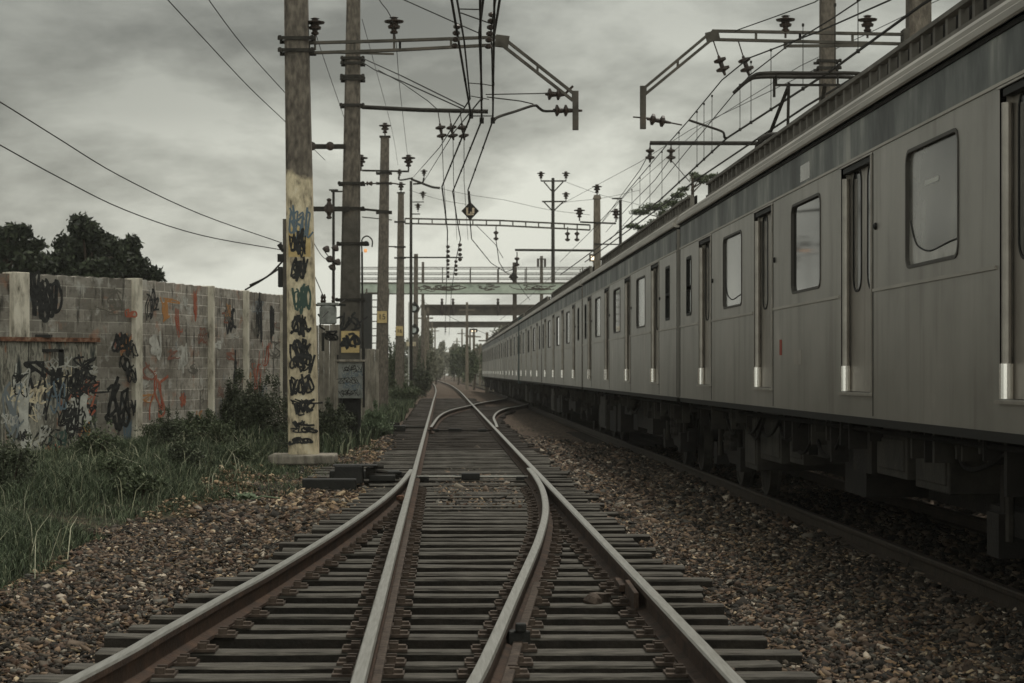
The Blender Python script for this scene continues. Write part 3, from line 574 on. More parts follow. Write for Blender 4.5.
def train_car(y0, label, far_edges, end_windows, detail=True, panto=None, first=False):
    L = 20.12; y0 = y0 + .12; y1 = y0 + L
    root = thing('train_car', label, 'train car', (XS + BW/2, y0, -.055), 'silver commuter train')
    DW = 1.28; zd0, zd1 = 1.36, 3.30; zw0, zw1 = 2.30, 3.19
    doors = [(y0 + f - DW, y0 + f) for f in far_edges if y0 + f < y1]
    wins = []
    for (a0, a1), (b0, b1) in zip(doors[:-1], doors[1:]):
        c = (a1 + b0) / 2 - .10; wins.append((c - .79, c + .79))
    def side(xs, mirror=False):
        mb = MB(); holes = [(a, b, zd0, zd1) for a, b in doors] + [(a + .022, b - .022, zw0 + .022, zw1 - .022) for a, b in wins] + [(a, b, 2.36, 3.12) for a, b in end_windows]
        ys = sorted({y0, y1} | {h[0] for h in holes} | {h[1] for h in holes}); zs = sorted({ZB, ZC} | {h[2] for h in holes} | {h[3] for h in holes} | {3.33})
        for a, b in zip(ys[:-1], ys[1:]):
            for c, d in zip(zs[:-1], zs[1:]):
                if any(h[0] <= a + 1e-4 and b <= h[1] + 1e-4 and h[2] <= c + 1e-4 and d <= h[3] + 1e-4 for h in holes): continue
                if c >= 3.33 - 1e-4 and not mirror: continue
                mb.add([(xs, a, c), (xs, b, c), (xs, b, d), (xs, a, d)], ((0, 1, 2, 3),) if not mirror else ((3, 2, 1, 0),))
        return mb
    mb = side(XS); mb2 = MB()
    mb.add([(XS+BW, y0, ZB), (XS+BW, y1, ZB), (XS+BW, y1, ZC), (XS+BW, y0, ZC)], ((3, 2, 1, 0),))
    for yy, o_ in ((y0, 0), (y1, 1)):
        mb.add([(XS, yy, ZB), (XS+BW, yy, ZB), (XS+BW, yy, ZC), (XS, yy, ZC)], ((0, 1, 2, 3),))
    # underside lip and returns of openings
    mb.add([(XS, y0, ZB), (XS, y1, ZB), (XS+BW, y1, ZB), (XS+BW, y0, ZB)], ((0, 1, 2, 3),))
    body = mb.build('body', M['train_silver'], root)
    ft = MB(); ft.add([(XS, y0, 3.33), (XS, y1, 3.33), (XS, y1, ZC), (XS, y0, ZC)], ((0, 1, 2, 3),)); ft.build('fascia', M['train_blue'], root)
    inn = MB(); inn.span((XS + .5, y0 + .05, ZB + .02), (XS + .56, y1 - .05, ZC - .02)); inn.build('interior', M['pane_dark'], root)
    # trims: waist bead, upper bead, skirt, vertical seams
    tr = MB(); tr.m
    segs = []; cur = y0
    for a, b in doors: segs.append((cur, a - .07)); cur = b + .07
    segs.append((cur, y1))
    for a, b in segs: tr.span((XS - .012, a, 2.175), (XS + .01, b, 2.20))
    tr.span((XS - .010, y0, 3.318), (XS + .01, y1, 3.340)); pass
    tr.build('moulding', M['train_trim'], root)
    sm = MB(); sm.span((XS - .004, y0, ZB - .05), (XS + .03, y1, ZB + .012))
    for a, b in doors:
        sm.span((XS - .004, a - .05, ZB + .03), (XS + .004, a - .038, zd1)); 
    for yy in (y0 + .006, y1 - .012): sm.span((XS - .004, yy, ZB + .03), (XS + .004, yy + .02, ZC))
    sm.span((XS - .012, y0, ZC - .004), (XS + .03, y1, ZC + .028)); sm.build('seam', M['train_groove'], root)
    # gutter + rounded shoulder + roof
    prof = [(XS - .045, 3.674), (XS - .055, 3.69), (XS - .055, 3.735), (XS - .045, 3.745), (XS - .03, 3.75), (XS - .03, 3.79), (XS + .0, 3.83), (XS + .05, 3.86), (XS + .12, 3.90), (XS + .3, 3.97), (XS + .7, 4.04), (XS + 1.5, 4.08), (XS + 2.3, 4.04), (XS + 2.88, 3.88), (XS + 3.03, 3.7), (XS + 3.0, 3.66)]
    ro = MB(); n = len(prof)
    ro.add([(x, y0, z) for x, z in prof] + [(x, y1, z) for x, z in prof], [(k, k+1, n+k+1, n+k) for k in range(n-1)] + [tuple(range(n)), tuple(range(n, 2*n))])
    ro.build('roof', M['train_trim'], root)
    # ventilated roof fairing: rails, posts, dark back
    a0, a1 = (y0 + .2, y1 - 2.6) if not first else (y0 + .2, y1 - 1.35)
    gaps = [] if panto is None else [(panto - 1.2, panto + 1.9)]
    lf = MB()
    for z_ in (3.955, 4.135): lf.span((XS + .20, a0, z_), (XS + .27, a1, z_ + .035))
    yy = a0
    while yy < a1: lf.span((XS + .225, yy, 3.98), (XS + .285, yy + .07, 4.14)); yy += .385
    lf.build('roof_fairing', M['roof_grey'], root)
    bk = MB(); bk.span((XS + .31, a0, 3.95), (XS + .33, a1, 4.165))
    bk.span((XS + .62, a1 + .15, 3.98), (XS + 2.1, a1 + 1.05, 4.26))
    if panto is not None:
        bk.span((XS + .7, panto + 1.0, 4.0), (XS + 1.9, y1 - .3, 4.16)); bk.span((XS + .55, y0 + 11.2, 4.0), (XS + 2.4, y0 + 16.2, 4.42)); bk.span((XS + .5, y0 + 2, 4.0), (XS + 2.4, y0 + 7, 4.30))
    else: bk.span((XS + .6, y0 + 4, 4.0), (XS + 2.3, y0 + 8, 4.25)); bk.span((XS + .6, y0 + 11, 4.0), (XS + 2.3, y0 + 15, 4.25))
    bk.build('roof_equipment', M['under_dark'], root)
    # doors
    for a, b in doors:
        c = (a + b) / 2
        d = MB(); xr = XS + .075
        d.span((xr, a - .01, zd0), (xr + .03, c - .006, zd1)); d.span((xr, c + .006, zd0), (xr + .03, b + .01, zd1))
        do = d.build('door', M['train_door'], root)
        for q in (a + .34, b - .34):
            mbw = MB(); ring(mbw, xr - .008, xr + .002, q, 2.745, .36, 1.06, .14, .02); mbw.build('window_seal', M['rubber'], do)
            mbw = MB(); plate(mbw, xr - .003, q, 2.745, .33, 1.03, .12); mbw.build('door_pane', M['pane_dark'], do)
        j = MB()  # far jamb, rounded, and the near one
        j.tube([(XS + .035, b - .035, zd0 + .2), (XS + .035, b - .035, zd1 - .09)], .034, 12); j.span((XS + .04, b - .02, zd0 + .26), (XS + .075, b - .002, zd1))
        j.span((XS - .01, a + .004, zd0), (XS + .075, a + .03, zd1)); j.span((XS - .006, a - .03, zd1), (XS + .012, b + .05, zd1 + .014))
        j.build('door_jamb', M['jamb_steel'], do, smooth=False)
        k = MB(); k.tube([(XS + .033, b - .036, zd0), (XS + .033, b - .036, zd0 + .22)], .046, 14); k.build('kick_plate', M['kick_steel'], do)
        k = MB(); k.span((XS - .03, a - .02, zd0 - .03), (XS + .075, b + .03, zd0 - .008)); k.build('door_sill', M['jamb_steel'], do)
        k = MB(); k.span((XS + .012, a + .03, zd1 - .05), (XS + .075, b - .03, zd1 - .005)); k.build('door_header', M['rubber'], do)
        if detail:
            k = MB(); k.lathe((XS - .02, a - .16, 2.70), (1, 0, 0), [(0, .018), (.01, .03), (.03, .03)], 10); k.build('door_button', M['rubber'], root)
    for wi, (a, b) in enumerate(wins):
        c = (a + b) / 2; cz = (zw0 + zw1) / 2
        f = MB(); ring(f, XS - .007, XS + .006, c, cz, b - a, zw1 - zw0, .11, .026, XS + .035); fo = f.build('window', M['seal_grey'], root)
        p = MB(); p.add([(XS + .02, a + .02, zw0 + .02), (XS + .02, b - .02, zw0 + .02), (XS + .02, b - .02, zw1 - .02), (XS + .02, a + .02, zw1 - .02)], ((0, 1, 2, 3),))
        p.build('pane', M['film'] if wi != 1 else M['pane'], fo)
        if first and wi == 0:
            s_ = MB(); s_.add([(XS + .0185, b - .03, 2.33), (XS + .0185, a + .04, 2.33), (XS + .0185, a + .04, 2.43), (XS + .0185, a + .35, 2.42), (XS + .0185, b - .7, 2.39), (XS + .0185, b - .34, 2.44), (XS + .0185, b - .2, 2.51), (XS + .0185, b - .05, 2.68)], ((0, 1, 2, 3, 4, 5, 6, 7),)); s_.build('bare_glass', M['film_light'], fo)
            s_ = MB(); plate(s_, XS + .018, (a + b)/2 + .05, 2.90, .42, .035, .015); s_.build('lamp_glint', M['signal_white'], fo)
        if first and wi in (0, 2):
            s_ = MB(); s_.tube(cr([(XS + .018, b - .08, 2.66), (XS + .018, b - .2, 2.52), (XS + .018, b - .34, 2.45), (XS + .018, b - .7, 2.40), (XS + .018, a + .35, 2.43), (XS + .018, a + .06, 2.44)], 6), .006, 5); s_.build('torn_film_edge', M['rubber'], fo)
    for a, b in end_windows:
        f = MB(); ring(f, XS - .008, XS + .004, (a+b)/2, 2.93, b - a + .07, .46, .07, .04, XS + .03); ring(f, XS - .008, XS + .004, (a+b)/2, 2.53, b - a + .07, .42, .07, .04, XS + .03); f.span((XS - .002, a, 2.70), (XS + .004, b, 2.74))
        fo = f.build('window', M['rubber'], root)
        p = MB(); p.add([(XS + .02, a, 2.36), (XS + .02, b, 2.36), (XS + .02, b, 3.12), (XS + .02, a, 3.12)], ((0, 1, 2, 3),)); p.build('pane', M['pane'], fo)
    # gangway
    MB().span((XS + .22, y0 - .42, 1.2), (XS + BW - .12, y0 - .0, 3.8)).build('gangway', M['train_groove'], root)
    # running gear
    for yb in (y0 + 3.0, y1 - 3.0):
        bg = MB(); bg.bar((XS + .42, yb - 1.5, .52), (XS + .42, yb - .6, .50), .13, .17); bg.bar((XS + .42, yb - .6, .50), (XS + .42, yb - .4, .42), .13, .2)
        bg.bar((XS + .42, yb - .4, .42), (XS + .42, yb + .4, .42), .14, .2); bg.bar((XS + .42, yb + .4, .42), (XS + .42, yb + .6, .50), .13, .2); bg.bar((XS + .42, yb + .6, .50), (XS + .42, yb + 1.5, .52), .13, .17)
        bg.span((XS + .5, yb - .25, .3), (XS + 2.5, yb + .25, .62))
        for q in (-1.1, 1.1): bg.box((XS + .36, yb + q, .42), (.2, .3, .3)); bg.tube([(XS + .36, yb + q - .0, .55), (XS + .36, yb + q, .98)], .05, 8)
        for q in (-.25, .25): bg.lathe((XS + .36, yb + q, .5), (0, 0, 1), [(0, .1), (.06, .11), (.12, .09), (.18, .11), (.24, .09), (.3, .11), (.38, .09), (.5, .1)], 12)
        bg.span((XS + .34, yb - .5, .9), (XS + .5, yb + .5, 1.1)); bg.tube([(XS + .3, yb - .95, .34), (XS + .3, yb - .95, .75)], .035, 8)
        bo = bg.build('bogie', M['under_dark'], root)
        for q in (-1.1, 1.1):
            wm = MB(); wheel(wm, 4.10, yb + q, .41, .44); wm.tube([(4.1, yb+q, .41), (5.9, yb+q, .41)], .08, 8); wm.build('wheel', M['under_light'], bo)
        MB().box((XS + .3, yb + 1.1, .4), (.06, .22, .22)).build('axle_box', M['under_light'], bo); MB().box((XS + .3, yb - 1.1, .4), (.06, .22, .22)).build('axle_box', M['under_light'], bo); MB().tube([(XS + .28, yb + .75, .40), (XS + .28, yb + .75, .9)], .03, 6).build('damper', M['under_light'], bo)
    r_ = random.Random(7 if first else 3); ub = MB(); ul = []; pp = MB()
    yy = y0 + 5.3
    while yy < y1 - 5.4:
        w_ = r_.uniform(.7, 1.9); d_ = r_.uniform(.45, .92); xo = r_.uniform(.10, .35)
        lt_ = r_.random() < .35; tgt = MB() if lt_ else ub; tgt.span((XS + xo, yy, ZB - d_), (XS + xo + .7, yy + w_, ZB - .06))
        if lt_: ul.append(tgt)
        if lt_: tgt.span((XS + xo - .015, yy + .08, ZB - d_ + .06), (XS + xo + .01, yy + w_ - .08, ZB - .16))
        yy += w_ + r_.uniform(.05, .2)
    ub.span((XS + .9, y0 + 4.8, .38), (XS + 2.2, y1 - 4.8, 1.05)); ub.span((XS + .25, y0 + .1, 1.03), (XS + 2.7, y1 - .1, 1.12))
    for q in range(46 if detail else 24):
        yq = y0 + .3 + r_.random() * (L - .6); lq = r_.uniform(.12, .42); wq = r_.uniform(.025, .07)
        ub.cur = 1 if r_.random() < .5 else 0; ub.span((XS + r_.uniform(.04, .2), yq, ZB - .04 - lq), (XS + .26, yq + wq, ZB - .04))
    for q in range(8):
        yq = y0 + 1 + r_.random() * (L - 4); pp.tube(cr([(XS + .16, yq, ZB - .1), (XS + .14, yq + .5, ZB - r_.uniform(.2, .4)), (XS + .16, yq + 1.2, ZB - r_.uniform(.15, .45)), (XS + .2, yq + 1.7, ZB - .1)], 4), .02, 5)
    pp.tube([(XS + .1, y0 + .4, ZB - .1), (XS + .1, y1 - .4, ZB - .1)], .022, 6)
    ub.cur = 0; ub.span((XS + 2.0, y0 + .3, .12), (XS + 2.6, y1 - .3, 1.0))  # full-length far-side skirt, added to block lit ground beyond the train
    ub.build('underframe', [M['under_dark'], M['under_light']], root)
    for u_ in ul: u_.build('equipment_box', M['under_light'], root, bevel=.01); pp.build('brake_pipe', M['under_dark'], root)
    if panto is not None:
        p = MB(); yp = panto; xc = XS + BW/2
        zt = 5.58
        for o_ in (-.18, .18):
            p.tube(cr([(xc - .98, yp + o_, zt - .22), (xc - .78, yp + o_, zt - .05), (xc - .6, yp + o_, zt), (xc, yp + o_, zt), (xc + .6, yp + o_, zt), (xc + .78, yp + o_, zt - .05), (xc + .98, yp + o_, zt - .22)], 4), .028, 6)
        p.span((xc - .45, yp - .02, zt - .15), (xc + .45, yp + .02, zt - .12)); p.tube([(xc - .42, yp, zt - .14), (xc - .42, yp, zt)], .015, 5); p.tube([(xc + .42, yp, zt - .14), (xc + .42, yp, zt)], .015, 5)
        po = thing_part = p.build('pantograph', M['steel_dark'], root)
        a = MB()
        for sx in (-.35, .35):
            a.tube([(xc + sx * .7, yp, zt - .13), (xc + sx, yp + 1.15, 4.85)], .028, 6); a.tube([(xc + sx, yp + 1.15, 4.85), (xc + sx * .5, yp + .1, 4.3)], .035, 6)
        a.tube([(xc - .35, yp + 1.15, 4.85), (xc + .35, yp + 1.15, 4.85)], .03, 6); a.tube([(xc - .45, yp, zt - .05), (xc - .45, yp, zt - .3)], .02, 5); a.tube([(xc - .25, yp, zt - .1), (xc - .25, yp + .1, 4.75), (xc - .3, yp + .2, 4.3)], .022, 5)
        a.tube([(xc - .6, yp - .3, 4.3), (xc + .6, yp - .3, 4.3)], .03, 6); a.tube([(xc - .6, yp + .8, 4.3), (xc + .6, yp + .8, 4.3)], .03, 6)
        a.build('arm', M['steel_dark'], po)
        b_ = MB()
        for sx in (-.6, .6):
            for oy in (-.3, .8): b_.lathe((xc + sx, yp + oy, 4.02), (0, 0, 1), [(0, .05), (.05, .09), (.1, .05), (.15, .09), (.2, .05), (.28, .04)], 10)
        b_.build('insulator', M['porcelain'], po)
        # horn-like duct beside the pantograph
        MB().tube(cr([(XS + .35, yp - 3.2, 4.0), (XS + .33, yp - 3.2, 4.25), (XS + .45, yp - 3.2, 4.38), (XS + .8, yp - 3.2, 4.40)], 5), .035, 8).build('duct', M['steel_dark'], root, smooth=True)
    return root
J1 = 30.3
c0 = train_car(J1 - LC, 'nearest silver train car, cut by the right edge, with filmed windows and a pantograph', (2.97, 8.06, 13.05, 17.97), [(J1 - 1.62, J1 - 1.12), (J1 - LC + 1.1, J1 - LC + 1.6)], True, 28.0, True)
MB().span((XS - .003, 19.45, 3.37), (XS + .002, 19.95, 3.53)).build('painted_reflection', M['film_light'], c0)  # bright reflection on the fascia, painted as a pale plate
MB().span((XS - .004, 21.05, 1.70), (XS + .002, 21.18, 1.86)).build('red_label', M['red_mark'], c0)
MB().span((XS - .004, 19.9, 1.60), (XS + .002, 20.3, 1.74)).build('grey_label', M['train_door'], c0)
c1 = train_car(J1, 'second silver train car, behind the first joint from the camera', (3.78, 8.70, 13.52, 18.55), [(J1 + 1.1, J1 + 1.6), (J1 + LC - 1.5, J1 + LC - 1.0)], True)
ords = ['third silver train car from the camera, half hidden in perspective', 'fourth silver train car, its end marked by a dark teal gap', 'fifth silver train car, just beyond the dark teal gap', 'sixth silver train car along the far row of doors', 'seventh silver train car, next to last in the distance', 'last silver train car, farthest from the camera']
for k, lb in enumerate(ords):
    c = copy_tree(c1); c.location.y += LC * (k + 1); c['label'] = lb
    if k == 5: last = c
    if k == 1:
        y_ = J1 + 3 * LC
        mb = MB(); mb.span((XS - .03, y_ - .34, 1.0), (XS + .14, y_ + .34, 3.95)); mb.build('end_fascia', M['teal_paint'], None, origin=(0, 0, 0))
        o = bpy.data.objects['end_fascia']; o.parent = c; o.location = -c.location
w_ = MB(); w_.span((6.75, -5, -.4), (6.95, 175, .85)); o = w_.build('added_screen', M['under_dark'], origin=(6.85, 80, 0)); tag(o, 'added dark screen hiding the lit ground beyond the train', 'wall')  # added only to hide sunlit ground seen under the train
# ------------------------------------------------------------------ insulators, poles and portals
def insul(p, d, L=.32, r=.085, n=3):
    mb = MB(); pr = [(0, .018)]
    for i in range(n):
        t0 = L * (.12 + .8 * i / n); s_ = L * .8 / n
        pr += [(t0, .025), (t0 + s_ * .15, r), (t0 + s_ * .3, r * .96), (t0 + s_ * .42, .035), (t0 + s_ * .8, .028)]
    pr += [(L, .018)]; mb.lathe(p, d, pr, 12); return mb
def post_insul(root, p, s=1.0, down=False):
    """stepped porcelain post insulator, widest disc on top, as on the beams"""
    mb = MB(); d = (0, 0, -1) if down else (0, 0, 1)
    mb.lathe(p, d, [(0, .02*s), (.10*s, .02*s), (.11*s, .06*s), (.14*s, .07*s), (.16*s, .045*s), (.19*s, .05*s), (.20*s, .10*s), (.24*s, .11*s), (.26*s, .07*s), (.29*s, .08*s), (.30*s, .16*s), (.325*s, .17*s), (.35*s, .06*s), (.37*s, .05*s), (.38*s, .08*s), (.40*s, .03*s)], 14)
    return mb.build('insulator', M['porcelain'], root, smooth=False)
def shaft(mb, b, t, w0, w1, d0=None, ch=.12):
    d0 = d0 or w0; vs = []
    for p, w in ((b, w0), (t, w1)):
        h = w / 2; q = h * (1 - ch * 2)
        for i, j in ((-h,-q),(-q,-h),(q,-h),(h,-q),(h,q),(q,h),(-q,h),(-h,q)): vs.append((p[0] + i, p[1] + j, p[2]))
    n = 14; V_ = []
    for s_ in range(n + 1):
        f_ = s_ / n
        for k in range(8): V_.append(tuple(vs[k][i] * (1 - f_) + vs[8 + k][i] * f_ for i in range(3)))
    fs = [(s_*8+k, s_*8+(k+1)%8, (s_+1)*8+(k+1)%8, (s_+1)*8+k) for s_ in range(n) for k in range(8)] + [tuple(range(8))[::-1], tuple(range(n*8, n*8+8))]
    mb.add(V_, fs)
def clamp(root, p, w, name='clamp'):
    x, y, z = p; mb = MB()
    mb.box((x, y - w/2 - .02, z), (w + .22, .035, .06)).box((x, y + w/2 + .02, z), (w + .22, .035, .06))
    for s_ in (-1, 1): mb.tube([(x + s_ * (w/2 + .07), y - w/2 - .08, z), (x + s_ * (w/2 + .07), y + w/2 + .08, z)], .022, 6); mb.box((x + s_ * (w/2 + .07), y - w/2 - .05, z), (.05, .04, .08))
    return mb.build(name, M['steel_dark'], root)
def scribble(root, cx, cz, w, h, yface, m, seed, turns=9, th=.02, name='graffiti_tag', frame=None):
    """painted tag: a wandering brush line laid 3 mm proud of a face that looks along -Y (or a given frame)"""
    r_ = random.Random(seed); ns = max(2, int(turns * .75)); vs = []; fs = []; cnt = 0
    for s_i in range(ns):                                # separate letter-like strokes: uprights, bowls, flicks
        a0 = cx - w/2 + w * (s_i + .5) / ns; bw = w / ns * 2.0; kind = r_.choice('IOSVLZ'); up = r_.uniform(.45, 1.1); dn = r_.uniform(.45, 1.1); off = r_.uniform(-.2, .2); slant = r_.uniform(-.5, .5)
        sh = {'I': [(0, 1), (.1, .3), (-.15, -.4), (.05, -1)], 'O': [(0, .9), (-.5, .4), (-.4, -.6), (.2, -.9), (.55, -.1), (.3, .7), (-.1, .95)],
              'S': [(.5, .9), (-.4, .6), (-.1, .05), (.5, -.4), (-.1, -.95), (-.5, -.6)], 'V': [(-.5, .9), (-.05, -.9), (.1, -.8), (.5, .95)],
              'L': [(-.3, 1), (-.35, -.2), (-.2, -.85), (.7, -.8), (.9, -.5)], 'Z': [(-.5, .7), (.5, .9), (-.3, -.2), (-.4, -.8), (.6, -.7)]}[kind]
        pts = [Vector((a0 + bw * (x_ + r_.uniform(-.3, .3)), 0, cz + h/2 * ((z_ + r_.uniform(-.3, .3)) * (up if z_ > 0 else dn) + off))) + Vector((slant * z_ * bw, 0, 0)) for x_, z_ in sh]
        P = cr(pts, 5); b_i = len(vs); th_ = th * r_.uniform(.75, 1.25)
        for i, p in enumerate(P):
            d = (P[min(i+1, len(P)-1)] - P[max(i-1, 0)]); d = d.normalized() if d.length else Vector((1, 0, 0)); s_ = Vector((-d.z, 0, d.x)) * th_ * (.8 + .4 * r_.random())
            cnt += 1
            for q in (p + s_, p - s_):
                vs.append(frame(q.x, q.z, cnt * 2e-5) if frame else (q.x, yface - .003 - cnt * 1.5e-5, q.z))
        for i in range(len(P) - 1): fs.append((b_i + 2*i, b_i + 2*i+1, b_i + 2*i+3, b_i + 2*i+2))
    mb = MB(); mb.add(vs, fs); return mb.build(name, m, root)
def tw(px0, px1, Y): return (px1 - px0) * Y / F

# --- pole 1 (nearest, painted)
Y1 = 35.0; b0 = at(304, 455, Y1); t0 = at(296.3, 0, Y1); k_ = (t0 - b0) / (t0.z - b0.z); top1 = b0 + k_ * 10.6
p1 = thing('catenary_pole', 'nearest concrete pole, leaning slightly, its lower half painted cream and covered in black tags', 'pole', tuple(b0), 'concrete catenary poles on the left')
mix_by_height('pole_one', 'pole_paint', 'pole_brown', at(0, 176, Y1).z - b0.z, .05)
mb = MB(); w0 = .51; w1 = w0 - (.51 - .395) * 10.6 / (t0.z - b0.z); shaft(mb, b0 - k_ * .2, top1, w0, w1); mb.build('shaft', M['pole_one'], p1)
def ax(z): return b0 + k_ * (z - b0.z)
def wat(z): return w0 + (w1 - w0) * (z - b0.z) / 10.6
for py in (40, 52): q = ax(at(0, py, Y1).z); clamp(p1, q, wat(q.z))
tags = [(228, 40, 'spray_blue', 3), (243, 26, 'spray_black', 4), (270, 24, 'spray_black', 5), (299, 30, 'spray_green', 6), (325, 26, 'spray_black', 7), (352, 30, 'spray_black', 8), (362, 20, 'spray_black', 18), (386, 26, 'spray_black', 9), (401, 6, 'spray_black', 10), (408, 14, 'spray_black', 11), (423, 8, 'spray_black', 12), (429, 9, 'spray_black', 19), (440, 9, 'spray_black', 13)]
for py, hh_, m_, sd_ in tags:
    z = at(0, py, Y1).z; q = ax(z); w_ = wat(z)
    scribble(p1, q.x + rnd.uniform(-.03, .03), z, w_ * rnd.uniform(.5, .8), hh_ * Y1 / F * .82, q.y - w_/2 - .004, M[m_], sd_, (12 if hh_ > 12 else 7), .0175 if hh_ > 12 else .015)
for py, c_ in ((243, 'yellow_paint'), (300, 'pole_paint')):
    z = at(0, py, Y1).z; q = ax(z); w_ = wat(z); MB().box((q.x, q.y - w_/2 - .001, z), (w_ * .82, .003, .5)).build('paint_patch', M[c_], p1)
o = MB().box((b0.x, b0.y - .1, b0.z - .06), (1.12, 1.1, .16)).build('plinth', M['old_concrete'], origin=tuple(b0), bevel=.03)
tag(o, 'low square concrete plinth under the nearest pole', 'plinth')
# beam with its bent tip
zt_ = at(0, 45, Y1).z
def beam(root, pts_top, sep, Yb, posts=8, w=.047, name='beam'):
    mb = MB(); P = [at(x, y, Yb) for x, y in pts_top]; Q = [at(x, y + s_, Yb) for (x, y), s_ in zip(pts_top, sep)]
    for a, b in zip(P[:-1], P[1:]): mb.bar(a, b, w * 1.7, w)
    for a, b in zip(Q[:-1], Q[1:]): mb.bar(a, b, w * 1.7, w)
    for a, b, c, d in zip(P[:-1], P[1:], Q[:-1], Q[1:]):
        n = max(1, int((b - a).length / .62))
        for i in range(n + 1):
            f_ = i / n; mb.bar(a.lerp(b, f_), c.lerp(d, f_), w * .8, w)
    return mb.build(name, M['steel_beam'], root)
beam(p1, [(309, 43), (400, 40.5), (502, 37)], [10, 9.5, 7.5], Y1, name='beam'); beam(p1, [(502, 37), (573, 93)], [8, 7.5], Y1, name='beam')
MB().bar(at(503, 40.5, Y1) - Vector((.13, 0, 0)), at(503, 40.5, Y1) + Vector((.1, 0, -.03)), .09, .2).build('corner_plate', M['steel_beam'], p1); mb = MB(); mb.bar(at(575.5, 91, Y1), at(575.5, 130, Y1), .10, .085, up=(0, 1, 0)); mb.build('beam_tip', M['steel_beam'], p1)
post_insul(p1, at(315, 41, Y1), 1.0); post_insul(p1, at(394, 40, Y1), 1.0)
MB().bar(at(306, 52, Y1), at(394, 54, Y1), .05, .03).tube([at(315, 41, Y1), at(315, 50, Y1)], .02, 5).tube([at(394, 38, Y1), at(394, 51, Y1)], .02, 5).build('bracket', M['steel_beam'], p1)

# --- pole 2
Y2 = 47.5; b0b = at(349, 425, Y2); tb = at(353.5, 0, Y2); kb = (tb - b0b) / (tb.z - b0b.z)
p2 = thing('catenary_pole', 'second pole from the camera, dark stained brown, with a yellow patch above a grey cabinet', 'pole', tuple(b0b), 'concrete catenary poles on the left')
wb0, wb1 = .52, .30; mb = MB(); shaft(mb, b0b - kb * .2, b0b + kb * 10.4, wb0, wb1)
mix_by_height('pole_two', 'steel_beam', 'pole_brown', at(0, 210, Y2).z - b0b.z, .2); mb.build('shaft', M['pole_two'], p2)
def axb(z): return b0b + kb * (z - b0b.z)
def wbt(z): return wb0 + (wb1 - wb0) * (z - b0b.z) / 10.4
for py in (59, 64, 77, 80, 106, 184, 209, 244, 300): q = axb(at(0, py, Y2).z); clamp(p2, q, wbt(q.z))
for py, x0_, x1_ in ((148, 310, 346), (210, 311, 350)):
    z = at(0, py, Y2).z; mb = MB(); a_ = at(x0_, py, Y2); b_ = at(x1_, py, Y2)
    mb.box(((a_.x + b_.x)/2, Y2 - .3, z), (b_.x - a_.x, .07, .11)); mb.build('cross_beam', M['steel_dark'], p2)
    q_ = [(313, .10), (331, .10)] if py == 148 else [(330, .12)]
    for x_, r_ in q_:
        mb = MB(); mb.lathe((at(x_, py, Y2).x, Y2 - .44, z), (0, 1, 0), [(0, .03), (.02, r_), (.05, r_), (.07, .04), (.12, .05), (.14, r_*.9), (.17, r_*.9), (.2, .03)], 14)
        if py == 210: mb.lathe((at(x_, py, Y2).x, Y2 - .4, z - .24), (0, 0, 1), [(0, .03), (.03, .07), (.08, .04), (.16, .07), (.32, .07), (.4, .04), (.45, .06), (.48, .02)], 10)
        mb.build('insulator', M['porcelain'], p2)
MB().tube([at(362, 107, Y2 - .2), at(420, 110, Y2 - .2), at(488, 111.5, Y2 - .2)], .05, 8).build('arm', M['steel_dark'], p2)
MB().bar(at(361, 209, Y2 - .2), at(392, 212, Y2 - .2), .04, .05).build('arm', M['steel_dark'], p2)
z = at(0, 342, Y2).z; q = axb(z); MB().box((q.x + .02, q.y - wbt(z)/2 - .004, z), (.42, .012, .5)).build('yellow_patch', M['yellow_paint'], p2)
scribble(p2, q.x + .02, z, .34, .3, q.y - wbt(z)/2 - .012, M['spray_black'], 21, 9, .03)
scribble(p2, q.x + .02, z + .45, .5, .35, q.y - wbt(z)/2 - .004, M['spray_black'], 24, 9, .02)
for i_, (x_, y_) in enumerate(((438, 112), (449, 112), (460, 112))):
    mb = MB(); p_ = at(x_, y_, Y2 - .2); q_ = at(x_ + 4, 137, Y2 - .2); mb.tube([p_, p_.lerp(q_, .45)], .012, 5)
    d_ = (q_ - p_); s_ = p_.lerp(q_, .45); pr = [(0, .02), (.05, .03), (.08, .12), (.12, .12), (.15, .04), (.24, .03), (.27, .12), (.31, .12), (.34, .03), (.4, .02)]
    mb.lathe(s_, d_, pr, 12); mb.build('insulator', M['porcelain'], p2)

# --- further left poles
def plain_pole(px0, py0, px1, py1, Y, w0, w1, label, m='pole_brown', group='concrete catenary poles on the left', insulator=True):
    a = at(px0, py0, Y); b = at(px1, py1, Y); gz = float(ground(a.x, Y)); d = (b - a) / (b.z - a.z); a = a + d * (gz - a.z)
    r = thing('catenary_pole', label, 'pole', tuple(a), group); mb = MB(); shaft(mb, a - d * .1, b, w0, w1); mb.build('shaft', M[m], r)
    if insulator: post_insul(r, b, 1.4 if Y > 60 else 1.0); MB().box((b.x, b.y, b.z + .01), (w1 + .1, w1 + .1, .05)).build('cap', M['steel_dark'], r)
    return r
Y3 = 80
p3 = plain_pole(381.5, 402, 385, 137, Y3, .52, .33, 'third pole from the camera with a small yellow number plate')
MB().bar(at(362, 170.5, Y3 - .25), at(409, 171.5, Y3 - .25), .07, .07).build('arm', M['steel_dark'], p3)
post_insul(p3, at(361, 171, Y3 - .25), 1.6); post_insul(p3, at(408.5, 171, Y3 - .25), 1.6)
for py in (173.5, 183.5, 213): q = at(384, py, Y3); clamp(p3, q, .4)
MB().box(at(382, 317, Y3 - .29), (.38, .02, .46)).build('number_plate', M['yellow_paint'], p3)
